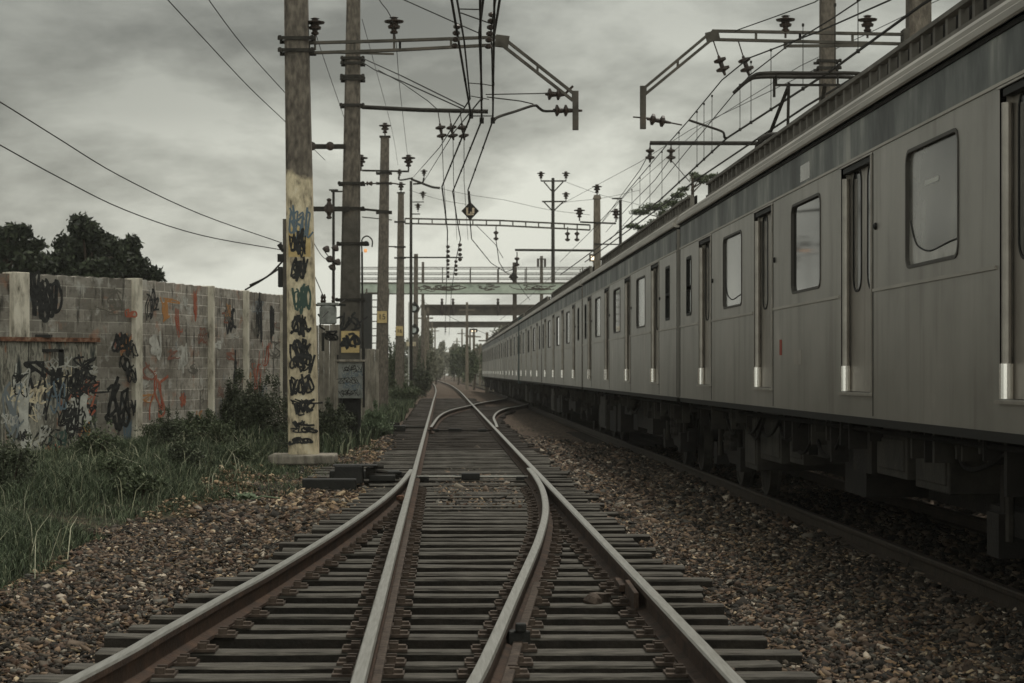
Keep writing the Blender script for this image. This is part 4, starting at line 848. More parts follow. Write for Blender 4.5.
def digits(txt, root, loc, size, m, name='numerals', depth=.004):
    cu = bpy.data.curves.new('t', 'FONT'); cu.body = txt; cu.size = size; cu.align_x = 'CENTER'; cu.align_y = 'CENTER'; cu.extrude = depth
    tmp = bpy.data.objects.new('t', cu); link(tmp); dg = bpy.context.evaluated_depsgraph_get(); me = bpy.data.meshes.new_from_object(tmp.evaluated_get(dg)); bpy.data.objects.remove(tmp)
    me.transform(Matrix.Rotation(math.radians(90), 4, 'X')); me.materials.clear(); me.materials.append(m)
    o = bpy.data.objects.new(name, me); link(o); o.parent = root; o.location = Vector(loc) - ORI[root.name]; return o
digits('15', p3, at(382, 317, Y3 - .31), .3, M['spray_black'])
MB().tube([at(362, 183.5, Y3 - .3), at(377, 183.5, Y3 - .3)], .03, 6).lathe(at(366, 183.5, Y3 - .3), (1, 0, 0), [(0, .03), (.05, .1), (.1, .04), (.22, .1), (.27, .03)], 10).tube([at(390, 183, Y3 - .3), at(398, 184, Y3 - .3)], .03, 6).build('insulator', M['porcelain'], p3)
Y4 = 104
p4 = plain_pole(399.5, 400, 401, 193, Y4, .50, .30, 'fourth pole from the camera, thinner and lighter, rusty towards its foot')
MB().box(at(399.5, 331, Y4 - .29), (.36, .02, .5)).build('number_plate', M['yellow_paint'], p4); digits('16', p4, at(399.5, 331, Y4 - .31), .28, M['spray_black'])
for py in (222, 247, 258): clamp(p4, at(400, py, Y4), .36)
MB().bar(at(388, 246.5, Y4 - .2), at(404, 247, Y4 - .2), .06, .06).bar(at(400, 257.5, Y4 - .2), at(463, 257.5, Y4 - .2), .07, .07).bar(at(362, 217, Y4 - .2), at(392, 220, Y4 - .2), .05, .05).build('arm', M['steel_dark'], p4)
p5 = plain_pole(415.5, 395, 416, 254, 130, .34, .26, 'short dark pole just right of the signal post', insulator=False)
p6 = plain_pole(422.5, 392, 423, 262, 165, .3, .2, 'thin dark pole right of the signals, seen through the footbridge', insulator=False)
# slim metal masts
def mast(px, pyb, pyt, Y, r, label, arms=(), m='steel_dark', base=None):
    a = at(px, pyb, Y); a.z = float(ground(a.x, Y)) if base is None else base; b = at(px, pyt, Y); t = thing('utility_mast', label, 'mast', tuple(a)); mb = MB(); mb.tube([a, (a + b) / 2, b], r, 8, r * .7); mb.build('shaft', M[m], t)
    for x0, x1, py, ins in arms:
        MB().bar(at(x0, py, Y - .1), at(x1, py, Y - .1), .07 * Y / 100, .07 * Y / 100).build('arm', M['steel_dark'], t)
        for x_ in ins: post_insul(t, at(x_, py, Y - .1), 1.3 * Y / 110)
    return t
m1 = mast(411, 398, 181, 112, .10, 'slim metal mast with curved bracket arms beside the fourth pole')
MB().tube(cr([at(413, 178, 112), at(400, 180, 112), at(399, 176, 112)], 4), .05, 6).tube(cr([at(411, 179, 112), at(420, 182.5, 112), at(432, 187, 112), at(440, 188, 112)], 4), .07, 6).tube(cr([at(413, 184, 112), at(422, 183, 112), at(424, 178, 112)], 4), .05, 6).build('bracket', M['steel_dark'], m1)
for x_, y_ in ((399.5, 178), (424, 178), (423, 200), (418, 212)): post_insul(m1, at(x_, y_, 112), 1.2)
MB().bar(at(411, 202, 112), at(424, 202, 112), .05, .05).bar(at(411, 214, 112), at(420, 214, 112), .06, .06).build('arm', M['steel_dark'], m1)
mast(333.5, 400, 191, 62, .055, 'thin mast with small cross pieces between the first two poles', [(329, 338, 190, []), (331, 345, 191.5, [])])
m2 = mast(553, 380, 178, 158, .17, 'tall slim mast with two insulator crossarms rising behind the train', [(541, 566, 181, [541, 566]), (542, 566, 201.5, [566])])
MB().tube([at(544, 182, 158), at(552.5, 192, 158)], .05, 5).tube([at(563, 182, 158), at(553.5, 192, 158)], .05, 5).tube([at(544, 202, 158), at(552.5, 211, 158)], .05, 5).tube([at(563, 202, 158), at(553.5, 211, 158)], .05, 5).build('brace', M['steel_dark'], m2)
m3 = mast(541.5, 380, 256, 190, .20, 'brown stub pole with paired insulators in front of the bridge railing', m='pole_brown')
MB().bar(at(537, 259, 189.7), at(546, 259, 189.7), .1, .1).box(at(538, 263, 189.5), (.2, .2, .7)).box(at(545, 263, 189.5), (.2, .2, .7)).build('insulator', M['porcelain'], m3)
mast(620.5, 400, 200, 92, .09, 'thin lamp mast rising over the train roof', [(612, 622, 198.5, [])])

# --- right hand poles and portals
YR = 35.5
b_ = at(918.5, 0, YR); rb = Vector((b_.x, YR, float(ground(b_.x, YR))))
r1 = thing('catenary_pole', 'brown concrete pole behind the train near the top right corner', 'pole', tuple(rb), 'concrete catenary poles on the right')
mb = MB(); shaft(mb, rb, (rb.x, YR, 10.8), .44, .36); mb.build('shaft', M['pole_brown'], r1)
beam(r1, [(712, 31), (800, 32.5), (905, 34.5)], [8.5, 9, 9.5], YR); beam(r1, [(645.5, 87), (710, 33)], [7, 8], YR)
mb = MB(); mb.bar(at(643, 86, YR), at(643, 129, YR), .10, .085, up=(0, 1, 0)); mb.build('beam_tip', M['steel_beam'], r1); MB().bar(at(712, 35, YR) - Vector((.1, 0, .05)), at(712, 35, YR) + Vector((.12, 0, 0)), .09, .17).build('corner_plate', M['steel_beam'], r1); MB().box(at(907, 39, YR), (.16, .3, .32)).build('bracket', M['steel_beam'], r1)
MB().bar(at(785, 46, YR - .1), at(864, 45.5, YR - .1), .05, .05).tube([at(785, 43, YR-.1), at(785, 49, YR-.1)], .025, 6).build('bracket', M['steel_beam'], r1)
post_insul(r1, at(785.5, 38, YR), 1.0); post_insul(r1, at(867.5, 38, YR), 1.0)
for x0, y0_, x1, y1_ in ((713, 40, 725, 75), (738, 40, 749, 75)):
    a_ = at(x0, y0_, YR); c_ = at(x1, y1_, YR); mb = MB(); mb.tube([a_, a_.lerp(c_, .5)], .012, 5); mb.lathe(a_.lerp(c_, .45), c_ - a_, [(0, .02), (.04, .03), (.06, .11), (.1, .11), (.13, .04), (.2, .04), (.22, .12), (.26, .12), (.29, .03), (.36, .02)], 12); mb.build('insulator', M['porcelain'], r1)
mb = MB(); mb.tube([at(633, 117, YR), at(646, 118, YR), at(682, 125, YR)], .014, 6); mb.lathe(at(647, 118.5, YR), (1, 0, -.18), [(0, .03), (.05, .03), (.08, .1), (.12, .1), (.15, .04), (.22, .04), (.25, .1), (.29, .1), (.32, .03), (.42, .02)], 12); mb.build('insulator', M['porcelain'], r1)
YQ = 48.
b_ = at(827.5, 0, YQ); rb = Vector((b_.x, YQ, float(ground(b_.x, YQ))))
r2 = thing('catenary_pole', 'narrower brown pole behind the pantograph', 'pole', tuple(rb), 'concrete catenary poles on the right')
mb = MB(); shaft(mb, rb, (rb.x, YQ, 10.9), .42, .33); mb.build('shaft', M['pole_brown'], r2)
for py in (62, 69): clamp(r2, at(827.5, py, YQ), .36)
MB().tube([at(650, 143, YQ), at(827, 143.5, YQ)], .05, 8).build('arm', M['steel_dark'], r2)
for x_ in (650, 671):
    mb = MB(); a_ = at(x_, 143, YQ); mb.tube([a_, a_ - Vector((0, 0, .12))], .015, 5); mb.lathe(a_ - Vector((0, 0, .1)), (0, 0, -1), [(0, .02), (.04, .03), (.06, .1), (.1, .1), (.13, .04), (.2, .04), (.22, .11), (.26, .11), (.29, .03), (.36, .02)], 12); mb.build('insulator', M['porcelain'], r2)
YT = 104.
rb = at(597, 0, YT); rb.z = float(ground(rb.x, YT))
r3 = thing('catenary_pole', 'pale concrete pole with an insulator on top, in the middle above the train roof', 'pole', tuple(rb), 'concrete catenary poles on the right')
mb = MB(); shaft(mb, rb, at(597, 196, YT), .50, .32); mb.build('shaft', M['pole_concrete'], r3); post_insul(r3, at(597, 196, YT), 1.5)
MB().box(at(597, 197, YT), (.42, .42, .2), 0, .7).build('cap', M['pole_concrete'], r3)
beam(r3, [(405, 218.5), (500, 220.5), (590, 225)], [5, 5, 5], YT, w=.075)
MB().bar(at(580, 222, YT - .2), at(616, 223.5, YT - .2), .08, .08).bar(at(515, 250, YT - .2), at(594, 250.5, YT - .2), .11, .11).bar(at(594, 244, YT - .2), at(622, 244.5, YT - .2), .06, .06).build('arm', M['steel_dark'], r3)
post_insul(r3, at(579.5, 221, YT - .2), 1.7); post_insul(r3, at(616, 222, YT - .2), 1.7)
for x_, y0_ in ((496, 226), (567.5, 227), (577, 227), (517, 252)):
    mb = MB(); a_ = at(x_, y0_, YT); mb.tube([a_, a_ - Vector((0, 0, .7))], .03, 5); mb.lathe(a_ - Vector((0, 0, .25)), (0, 0, -1), [(0, .04), (.06, .13), (.12, .13), (.18, .05), (.32, .05), (.36, .13), (.42, .13), (.48, .04)], 10); mb.build('insulator', M['porcelain'], r3)

# ------------------------------------------------------------------ wires
def Yh(py, h): return h * F / (VY - py)
def wire(name, label, pts, r=.010, group=None, hang=None, cat='wire', seg=5, smooth_n=1):
    """pts: (px, py, Y) ; the wire is built in the world at those distances"""
    P = [at(x, y, Y) for x, y, Y in pts]
    P = cr(P, smooth_n) if smooth_n > 1 else P
    if pts[0][0] < 0 or pts[0][1] < 0: P = [P[0] + (P[0] - P[1]).normalized() * 26] + P      # carries on towards the next support behind the camera
    mb = MB(); mb.tube(P, r, seg); o = mb.build(name, M['wire'], origin=tuple(P[0])); tag(o, label, cat, group); return o
CW = 'overhead wires above the left tracks'
# contact wires, left tracks: (portal 1 point) -> (pole 2 point) -> further on
def run(label, near, mid, rest, r0=.012):
    a = at(*mid); n = at(*near); ext = n + (n - a) * .9
    P = [ext, n, a] + [at(*q) for q in rest]
    mb = MB(); mb.tube(P[:3], r0, 6); mb.tube(P[2:], r0 * 1.0, 6)
    for i in range(len(P) - 1):                         # clips
        L_2 = (P[i+1] - P[i]).length
        for q in range(1, max(2, int(L_2 / 4))):
            c = P[i].lerp(P[i+1], q * 4 / L_2) if q * 4 < L_2 else None
            if c: mb.box(c, (.035, .06, .04))
    mb.box(a, (.07, .12, .09)); o = mb.build('contact_wire', M['wire'], origin=tuple(a)); tag(o, label, 'wire', CW); return o
run('leftmost heavy contact wire climbing to the top edge, bending at the portal', (455, 20, 26.5), (471, 115.5, 33.5), [(442, 186.5, 46), (447.5, 231, 62), (446.5, 286, 100), (445, 335, 200)], .017)
run('middle heavy contact wire passing the portal beam', (480.5, 30, 26), (481.7, 120.5, 33.5), [(452.8, 191.5, 46), (457.5, 223, 58), (460.5, 239, 66), (455.3, 263, 80), (451.4, 292, 110), (449, 335, 220)], .016)
run('right heavy contact wire meeting the curved steady arm', (494, 30, 26), (492.8, 120.5, 33.5), [(468, 190, 46), (469.7, 216, 54), (471.6, 239, 64), (491, 263, 80), (513, 277, 92), (530, 300, 120)], .015)
def mess(label, pts, r=.010): return wire('messenger_wire', label, pts, r, CW)
mess('thin wire crossing left from the portal joints to the slim mast', [(470, 99, 33.5), (440, 147, 60), (413.5, 177, 112)], .014)
mess('thin wire running beside it to the right side of the slim mast', [(482, 98, 33.5), (455, 131, 52), (424, 181, 112)], .014)
mess('slack wire on the near side leaning into the left contact wire', [(452, -60, 19), (457, 0, 24), (464, 40, 29), (470, 99, 33.4)], .014)
mess('wire with a knotted insulator string left of the rightmost contact wire', [(498, -40, 22), (495.5, 0, 25), (491, 30, 28.5), (492, 60, 30), (492.5, 96, 33.4)], .013)
mess('second strand climbing beside the right heavy contact wire', [(503, -50, 21), (499.6, 0, 25), (494, 36, 29), (492.8, 100, 33.4)], .018)
mess('second strand climbing beside the middle heavy contact wire', [(485, -50, 21), (483, 0, 25), (479.2, 33, 29), (482, 100, 33.4)], .018)
for (x, y, Y, n, ln, lb) in ((492, 12, 27.5, 3, .1, 'dark insulator string clamped on the wire at the top of the frame'), (457, 24, 27.3, 2, .08, 'dark clamp knot on the left contact wire above the beam')):
    mb = MB(); a = at(x, y, Y)
    for q in range(n * 2): mb.lathe(a + Vector((-.02 * q / 2, .0, -.085 * q)), (0, .2, -1), [(0, .02), (.02, .05), (.05, .05), (.07, .02)], 8)
    o = mb.build('insulator_string', M['porcelain'], origin=tuple(a)); tag(o, lb, 'insulator')
# droppers and cross ties
for lb, pts, r in [
    ('short tie between the left two wires just above the beam', [(459, 9, 27), (480, 9.5, 26.5)], .009),
    ('slanting tie crossing the wires above the beam', [(461, 13, 27), (492, 24, 28)], .010),
    ('long stay from the upper left ending on the middle wire at the beam', [(400, -2, 33), (455, 22.5, 31), (480, 33.5, 29)], .010),
    ('thin bowed tie between the wires under the beam', [(468, 83, 32), (482, 84, 32), (494, 86, 32)], .008),
    ('lower thin bowed tie between the wires', [(471, 96, 33), (489, 99.5, 33)], .008),
    ('straight thin tie at the registration point of the portal', [(471.5, 116, 33.5), (493, 116, 33.5)], .010),
    ('upper pull-off wire from the portal tip', [(486, 94.5, 33.6), (540, 93.5, 34.6), (549, 93, 34.9)], .010),
    ('second pull-off wire with small clamps below it', [(487, 97, 33.6), (520, 101, 34.2), (533, 104, 34.5)], .011)]:
    wire('tie_wire', lb, [(a, b, c) for a, b, c in pts], r, 'short ties between overhead wires')
t_ = thing('steady_arm', 'curved steel steady arm holding the right wire off the left portal tip', 'steady arm', tuple(at(545, 111, 34.8)))
MB().tube(cr([at(493.5, 121, 33.6), at(498, 117, 33.7), at(515, 111.5, 34.2), at(534, 105.5, 34.6), at(539, 108, 34.7), at(544, 111, 34.8), at(555, 111, 35)], 4), .024, 6).build('tube', M['steel_dark'], t_)
MB().lathe(at(553, 110.5, 35), (1, 0, 0), [(0, .03), (.03, .035), (.05, .1), (.08, .1), (.11, .05), (.18, .04), (.2, .1), (.23, .1), (.26, .04), (.5, .02)], 12).build('insulator', M['porcelain'], t_)
t_ = thing('pull_off_insulator', 'pair of disc insulators on the upper pull-off wire at the left portal tip', 'insulator', tuple(at(548, 93.5, 35)))
MB().lathe(at(545, 94, 35), (1, 0, -.03), [(0, .02), (.04, .03), (.06, .1), (.09, .1), (.12, .05), (.19, .04), (.21, .1), (.24, .1), (.27, .04), (.36, .02)], 12).tube([at(565, 94, 35), at(573, 86, 35)], .022, 5).build('discs', M['porcelain'], t_)
for lb, pts, r in [
    ('upper stay wire from the second pole to the arm end', [(362, 58, 47), (380, 66, 43), (402, 76, 38), (465, 107, 34)], .012),
    ('lower stay wire from the second pole to the arm end', [(362, 62, 47), (375, 70, 44), (400, 80.5, 38), (463, 109, 34.5)], .012),
    ('third slack stay fanning down towards the hanging insulators', [(378, 70, 46), (402, 83, 46), (428, 101, 46.5), (438, 110, 47)], .010)]:
    wire('stay_wire', lb, pts, r, 'stays from the second pole')
for i_, (x_, y_) in enumerate(((442, 137), (453, 137), (464, 138))):
    wire('hanging_wire', ('leftmost', 'middle', 'rightmost')[i_] + ' of three thin wires falling from the hanging insulators', [(x_, y_, 47.3), ((443.5, 453.5, 464)[i_], 180, 55), ((448, 457, 468)[i_], 240, 90)], .009, 'thin wires below the hanging insulators')
for i_, (x_, y_, Y) in enumerate(((448, 245, 70), (460, 243, 67), (456, 260, 78), (448, 263, 82), (445.5, 325, 170))):
    mb = MB(); a = at(x_, y_, Y)
    for q in range(4): mb.lathe(a + Vector((0, 0, -.16 * q)), (0, 0, -1), [(0, .02), (.03, .065), (.08, .065), (.12, .02)], 8)
    o = mb.build('insulator_string', M['porcelain'], origin=tuple(a)); tag(o, ('section insulator on the left wire above the bridge', 'section insulator hanging lowest above the sign gantry', 'section insulator on the middle wire near the bridge railing', 'second section insulator on the left wire', 'small dark insulator hanging below the far gantry')[i_], 'insulator')
# diamond signs on the wire
for (x, y, Y, s_, lb, figs) in ((470.2, 211, 52, .225, 'dark diamond sign with pale figures hanging on the right wire', True), (513.4, 277, 92, .215, 'small plain black diamond sign in front of the bridge railing', False)):
    t_ = thing('diamond_sign', lb, 'sign', tuple(at(x, y, Y))); c = at(x, y, Y)
    mb = MB(); q = [(c.x, c.y, c.z + s_ * 1.05), (c.x + s_, c.y, c.z), (c.x, c.y, c.z - s_ * 1.05), (c.x - s_, c.y, c.z)]
    mb.add([(a, b, d) for a, b, d in q] + [(a, b + .02, d) for a, b, d in q], ((0,3,2,1), (4,5,6,7), (0,1,5,4), (1,2,6,5), (2,3,7,6), (3,0,4,7))); mb.build('plate', M['sign_black'], t_)
    MB().bar(c + Vector((0, .02, s_)), c + Vector((-.03, .02, s_ + .28)), .04, .04).build('hanger', M['steel_dark'], t_)
    if figs:
        mb = MB(); yy = c.y - .006
        for x0, z0, x1, z1 in ((-.10, .07, -.055, -.085), (.05, .08, .105, -.06), (-.085, -.07, .09, -.105), (-.11, .085, -.05, .055), (.0, -.02, .035, -.09)): mb.span((c.x + x0, yy, c.z + z1), (c.x + x1, yy + .004, c.z + z0))
        mb.build('figures', M['sign_figure'], t_)
wire('tie_wire', 'thin sagging curve of wire with small weights before the black diamond', [(496, 240, 92), (499, 262, 92), (505, 272, 92), (512, 270, 92), (517, 262, 92)], .02, 'short ties between overhead wires')
wire('tie_wire', 'slanting wire with beads left of the bridge railing middle', [(476, 225, 92), (486, 235, 92), (495, 244, 92), (503, 258, 92)], .014, 'short ties between overhead wires')

# right side: two heavy contact wires over the train, messengers above, droppers
RW = 'overhead wires above the train'
h = 4.07
def rwire(label, pts, hh, r=.013):
    P = [(x, y, Yh(y, hh)) for x, y in pts]; return wire('overhead_wire', label, P, r, RW)
C1 = [(1010, -50), (923, 4), (832, 70), (727, 138), (660, 200), (615, 235), (560, 275)]
C2 = [(1060, -60), (904, 47.6), (807, 105.6), (699, 178), (640, 222), (585, 262)]
rwire('upper of the two heavy contact wires sweeping over the train, passing the curved pull-off arm', C1, h, .018)
rwire('lower of the two heavy contact wires, touching the pantograph and lost behind the roof', C2, h, .018)
M1 = [(930, -25), (890, 0), (820, 31), (749, 58), (722, 80), (689, 120), (666, 146), (621, 199), (590, 232), (560, 262)]
M2 = [(835, -12), (815, 2), (774, 17), (734.6, 31)]
wire('overhead_wire', 'carrier wire bending at the hanging insulators of the right portal', [(x, y, Y) for (x, y), Y in zip(M1, (20, 24, 28, 32, 35, 40, 46, 64, 82, 104))], .012, RW)
wire('overhead_wire', 'short guy wire running up to the right from the corner of the right portal', [(x, y, Y) for (x, y), Y in zip(M2, (30, 32, 34, 35.5))], .010, RW)
wire('overhead_wire', 'second carrier wire from the top edge over the pole to the second hanging insulator', [(905, -30, 24), (830, 20, 29), (790, 44, 32), (750, 75, 35.5), (733, 95, 38), (700, 135, 47), (655, 190, 62), (610, 240, 85)], .011, RW)
wire('overhead_wire', 'faint wire behind the train roof slanting down left from the brown pole', [(960, -10, 48), (900, 18, 48), (800, 66, 58), (700, 128, 70), (630, 190, 90), (600, 225, 104)], .010, RW)
wire('overhead_wire', 'faint lower wire crossing the thin droppers', [(830, 62, 48), (760, 96, 52), (690, 130, 60), (640, 162, 75), (560, 205, 104)], .009, RW)
wire('overhead_wire', 'wire from the lower bracket arm down to the train roof', [(650, 152, 48), (640, 170, 55), (618, 200, 75), (595, 232, 100)], .011, RW)
wire('overhead_wire', 'wire from the second bracket insulator down to the train roof', [(671, 158, 48), (655, 180, 56), (630, 205, 72), (606, 232, 90)], .011, RW)
wire('overhead_wire', 'taut stay crossing down right from the second bracket insulator to the roof line', [(671, 160, 48), (690, 182, 52)], .011, RW)
t_ = thing('steady_arm', 'hooked pull-off arm reaching from the right carrier wire to the heavy contact wire', 'steady arm', tuple(at(689, 120, 35.4)))
MB().tube(cr([at(688.5, 120, 35.4), at(705, 125.5, 35.4), at(721, 131, 35.4), at(724, 134, 35.4), at(724.5, 137.5, 35.5), at(727, 138, 35.6)], 4), .022, 6).build('tube', M['steel_dark'], t_)
# droppers: thin verticals from the carrier down to the contact wire
def ip(P, x): 
    P = sorted(P); return float(np.interp(x, [p[0] for p in P], [p[1] for p in P]))
dr = [(858, 0.0), (835, 5), (803, 25), (771, 50), (751, 62), (712, 96), (704, 104), (740, 85), (697, 112), (679, 133), (662, 152), (650, 166), (640, 178), (632, 190)]
for i_, (x_, y_) in enumerate(dr):
    yb_ = ip(C1, x_); Yb_ = Yh(yb_, h); a = at(x_, yb_, Yb_)
    top_ = Vector((a.x, a.y, at(x_, y_ if y_ < yb_ - 4 else yb_ - 25, Yb_).z))
    mb = MB(); mb.tube([a, top_], .006, 4); mb.box(a, (.04, .05, .05)); mb.box(top_, (.03, .04, .04)); o = mb.build('dropper', M['wire'], origin=tuple(a)); tag(o, 'thin vertical dropper wire hanging onto the heavy contact wire over the train', 'dropper wire', 'droppers above the train')
# long wires across the sky at the left
for lb, pts in [
    ('upper dark cable sweeping from the left edge to the small post by the first pole', [(-40, 80, 26), (0, 102, 27.5), (56, 137, 30), (120, 176, 33), (200, 214, 37), (282, 243, 42)]),
    ('lower dark cable sweeping down from the left edge to the same small post', [(-40, 123, 26), (0, 145, 27.5), (60, 178, 30), (125, 210, 33), (200, 235, 37), (282, 250, 42)])]:
    wire('power_cable', lb, pts, .0095, 'cables crossing the sky at left', smooth_n=5)
for lb, pts in [
    ('left faint wire high in the sky left of the first pole', [(150, -20, 22), (168, 0, 24), (205, 40, 27), (250, 88, 32), (290, 126, 38), (325, 160, 50)]),
    ('right faint wire high in the sky left of the first pole', [(195, -22, 24), (209, 0, 26), (245, 48, 30), (290, 98, 37), (310, 120, 42)]),
    ('faint wire falling from the beam insulator between the first two poles', [(314, 28, 35), (325, 62, 42), (345, 120, 60)]),
    ('faint wire falling from the second beam insulator to the third pole top arm', [(378, -2, 31), (394, 28, 35), (400, 90, 50), (408, 160, 80)]),
    ('faint wire right of the second pole running to the mast', [(362, 19, 47), (375, 66, 56), (392, 130, 80), (398, 165, 100)])]:
    wire('signal_wire', lb, pts, .007, 'faint wires in the upper left', smooth_n=4)
for i_, pts in enumerate([[(312, 240, 42), (322, 256, 60), (330, 262, 62)], [(312, 270, 42), (325, 300, 45)], [(345, 300, 46), (330, 310, 45), (322, 318, 44)], [(280, 268, 42), (262, 280, 43.5), (245, 290, 43.5)], [(282, 262, 42), (268, 276, 43), (250, 285, 43.6)]]):
    wire('service_cable', ('short cable between the small post and thin mast', 'cable sagging behind the first pole', 'cable from the second pole to the transformer', 'lower black cable looping from the small post to the wall top', 'upper black cable looping from the small post to the wall top')[i_], pts, .02 if i_ > 2 else .01, 'service cables', smooth_n=4)
# many thin far lines converging above the track
for i_, (xa, ya, xb, yb) in enumerate([(420, 183, 505, 200), (505, 200, 590, 215), (409, 190, 470, 205), (566, 182, 640, 205), (420, 300, 500, 340), (600, 262, 500, 330), (566, 202, 640, 190), (560, 268, 500, 320)]):
    wire('distant_wire', ('thin distant wire from the slim mast towards the middle', 'thin distant wire continuing to the pale pole', 'thin distant wire above the sign', 'thin wire right of the tall mast, upper', 'far wire under the footbridge', 'far wire dropping along the train roof', 'thin wire right of the tall mast, rising', 'second far wire along the train roof')[i_], [(xa, ya, 104), ((xa + xb) / 2, (ya + yb) / 2 + 2, 104), (xb, yb, 104)], .010, 'distant wires', smooth_n=3)

# ------------------------------------------------------------------ small post with cable box, transformer, cabinet, lamp, signals
t_ = thing('small_post', 'short dark post with a cable box just left of the nearest pole', 'post', tuple(at(285, 400, 42)))
q = at(285, 219, 42); g_ = float(ground(q.x, 42)); MB().box((q.x, 42, (g_ + q.z) / 2), (.085, .085, q.z - g_)).build('shaft', M['steel_beam'], t_)
MB().box(at(280.5, 277, 42), (.1, .12, .42)).build('cable_box', M['black_box'], t_, bevel=.02); MB().tube([at(279, 244, 42), at(284, 251, 42)], .05, 8).box(at(281, 258, 42), (.14, .1, .16)).build('bracket', M['black_box'], t_)
t_ = thing('transformer', 'light grey pole transformer with black bushings between the first two poles', 'transformer', tuple(at(328, 322, 45)))
MB().lathe(at(328, 324, 45), (0, 0, 1), [(0, .16), (.02, .19), (.36, .19), (.40, .15)], 16).box(at(328, 304, 45), (.46, .3, .05)).build('tank', M['cabinet_paint'], t_)
for x_ in (322, 324.5, 333): MB().lathe(at(x_, 305, 45), (0, 0, 1), [(0, .03), (.04, .04), (.05, .025), (.1, .04), (.11, .02), (.17, .035), (.24, .012)], 8).build('bushing', M['porcelain'], t_)
MB().tube(cr([at(318, 314, 45), at(322, 320, 45), at(320, 326, 45), at(325, 330, 45)], 4), .02, 5).box(at(323, 342, 45), (.06, .06, .4)).bar(at(316, 305, 45.2), at(345, 305, 46), .05, .05).build('bracket', M['black_box'], t_)
# spiky fittings behind
t_ = thing('cable_fitting', 'cluster of dark cable fittings on the thin mast', 'fitting', tuple(at(333, 258, 60)))
mb = MB()
for a_, b_ in ((325, 252), (334, 251), (328, 262), (336, 265), (331, 270)):
    mb.lathe(at(a_, b_, 60), (.5, 0, 1), [(0, .03), (.05, .12), (.12, .1), (.2, .03)], 8); mb.bar(at(a_, b_, 60), at(333, 262, 60), .03, .03)
mb.build('insulator', M['porcelain'], t_)
t_ = thing('cable_fitting', 'dark tangled cable knot in front of the slab fence below the transformer', 'fitting', tuple(at(331, 334, 46)))
mb = MB()
for q in range(9): mb.tube(cr([at(322 + rnd.uniform(0, 16), 328 + rnd.uniform(0, 12), 46) for _ in range(3)], 3), .025, 5)
mb.build('cable', M['black_box'], t_)
t_ = thing('control_cabinet', 'grey scribbled steel cabinet on dark legs in front of the second pole', 'cabinet', tuple(at(350, 420, 45)))
c = at(350.5, 380, 45.0); MB().box(c, (.52, .4, .80)).build('box', M['cabinet_paint'], t_, bevel=.01); MB().box(c + Vector((0, 0, .42)), (.66, .52, .05)).build('lid', M['old_concrete'], t_, bevel=.01)
for q in range(5): scribble(t_, c.x + rnd.uniform(-.06, .06), c.z + .25 - .13 * q, .42, .16, c.y - .2 - .001 * q, M['spray_blue' if q % 2 else 'spray_black'], 40 + q, 12, .006)
gz = float(ground(c.x, 45)); MB().box((c.x, c.y + .05, (gz + c.z - .4) / 2), (.4, .2, c.z - .4 - gz + .05)).bar((c.x - .2, c.y - .1, c.z - .4), (c.x - .3, c.y - .2, gz), .07, .07).bar((c.x + .2, c.y - .1, c.z - .4), (c.x + .2, c.y - .2, gz), .07, .07).build('leg', M['black_box'], t_)
MB().bar(c + Vector((.30, -.2, .7)), c + Vector((.30, -.2, -.6)), .05, .05).bar(c + Vector((-.27, -.2, .55)), c + Vector((-.27, -.2, .38)), .04, .04).build('conduit', M['black_box'], t_)
t_ = thing('street_lamp', 'small lit orange lamp in a wire cage right of the second pole', 'lamp', tuple(at(366, 252, 50)))
MB().tube([at(362, 252, 50), at(363, 380, 50)], .025, 6).tube(cr([at(362, 252, 50), at(362, 240, 50), at(367, 236, 50), at(372, 240, 50), at(372, 247, 50)], 4), .018, 5).build('bracket', M['steel_dark'], t_)
MB().lathe(at(366, 246, 50), (0, 0, 1), [(0, .07), (.03, .085), (.09, .07), (.12, .03)], 12).build('hood', M['black_box'], t_); MB().lathe(at(365.5, 252.5, 50), (0, 0, 1), [(0, .02), (.03, .042), (.07, .042), (.09, .02)], 12).build('bulb', M['lamp_glow'], t_)
t_ = thing('railway_signal', 'white signal post with two round black-hooded signal heads seen side on', 'signal', tuple(at(410, 392, 120)))
MB().tube([at(409.5, 396, 120), at(409.5, 302, 120)], .07, 8).build('post', M['signal_white'], t_)
for py in (308, 330):
    c = at(414.5, py, 120); mb = MB(); mb.lathe(c + Vector((0, .1, 0)), (0, -1, 0), [(0, .18), (.03, .28), (.08, .28), (.09, .18)], 18); mb.tube([c + Vector((.0, -.02, .2)), c + Vector((.0, -.35, .26))], .1, 8); so = mb.build('signal_head', M['black_box'], t_)
    MB().lathe(c + Vector((-.06, 0, 0)), (0, -1, 0), [(0, .16), (.02, .17), (.03, .12)], 14).build('lens', M['lens'], so)
MB().box(at(411, 344, 119.8), (.55, .1, .25)).build('bracket', M['pole_paint'], t_)
t_ = thing('floodlight', 'tiny bright floodlight glowing beyond the last gantry', 'lamp', tuple(at(473.5, 331, 210)))
q = at(473.5, 331, 210); MB().box(q, (.45, .12, .14)).build('lamp_glass', M['lamp_white'], t_); MB().box(q + Vector((0, .15, .05)), (.8, .15, .35)).tube([q + Vector((0, .2, -4.5)), q + Vector((0, .2, 0))], .08, 6).build('housing', M['steel_dark'], t_)
t_ = thing('floodlight', 'small warm lamp at the foot of the pale pole above the train', 'lamp', tuple(at(592.5, 258, 100)))
q = at(592.5, 258, 100); MB().box(q, (.14, .1, .2)).build('lamp_glass', M['lamp_white'], t_); MB().box(q + Vector((0, .12, .02)), (.3, .12, .36)).bar(q + Vector((0, .1, 0)), q + Vector((.3, 3.7, 0)), .05, .05).build('housing', M['steel_beam'], t_)

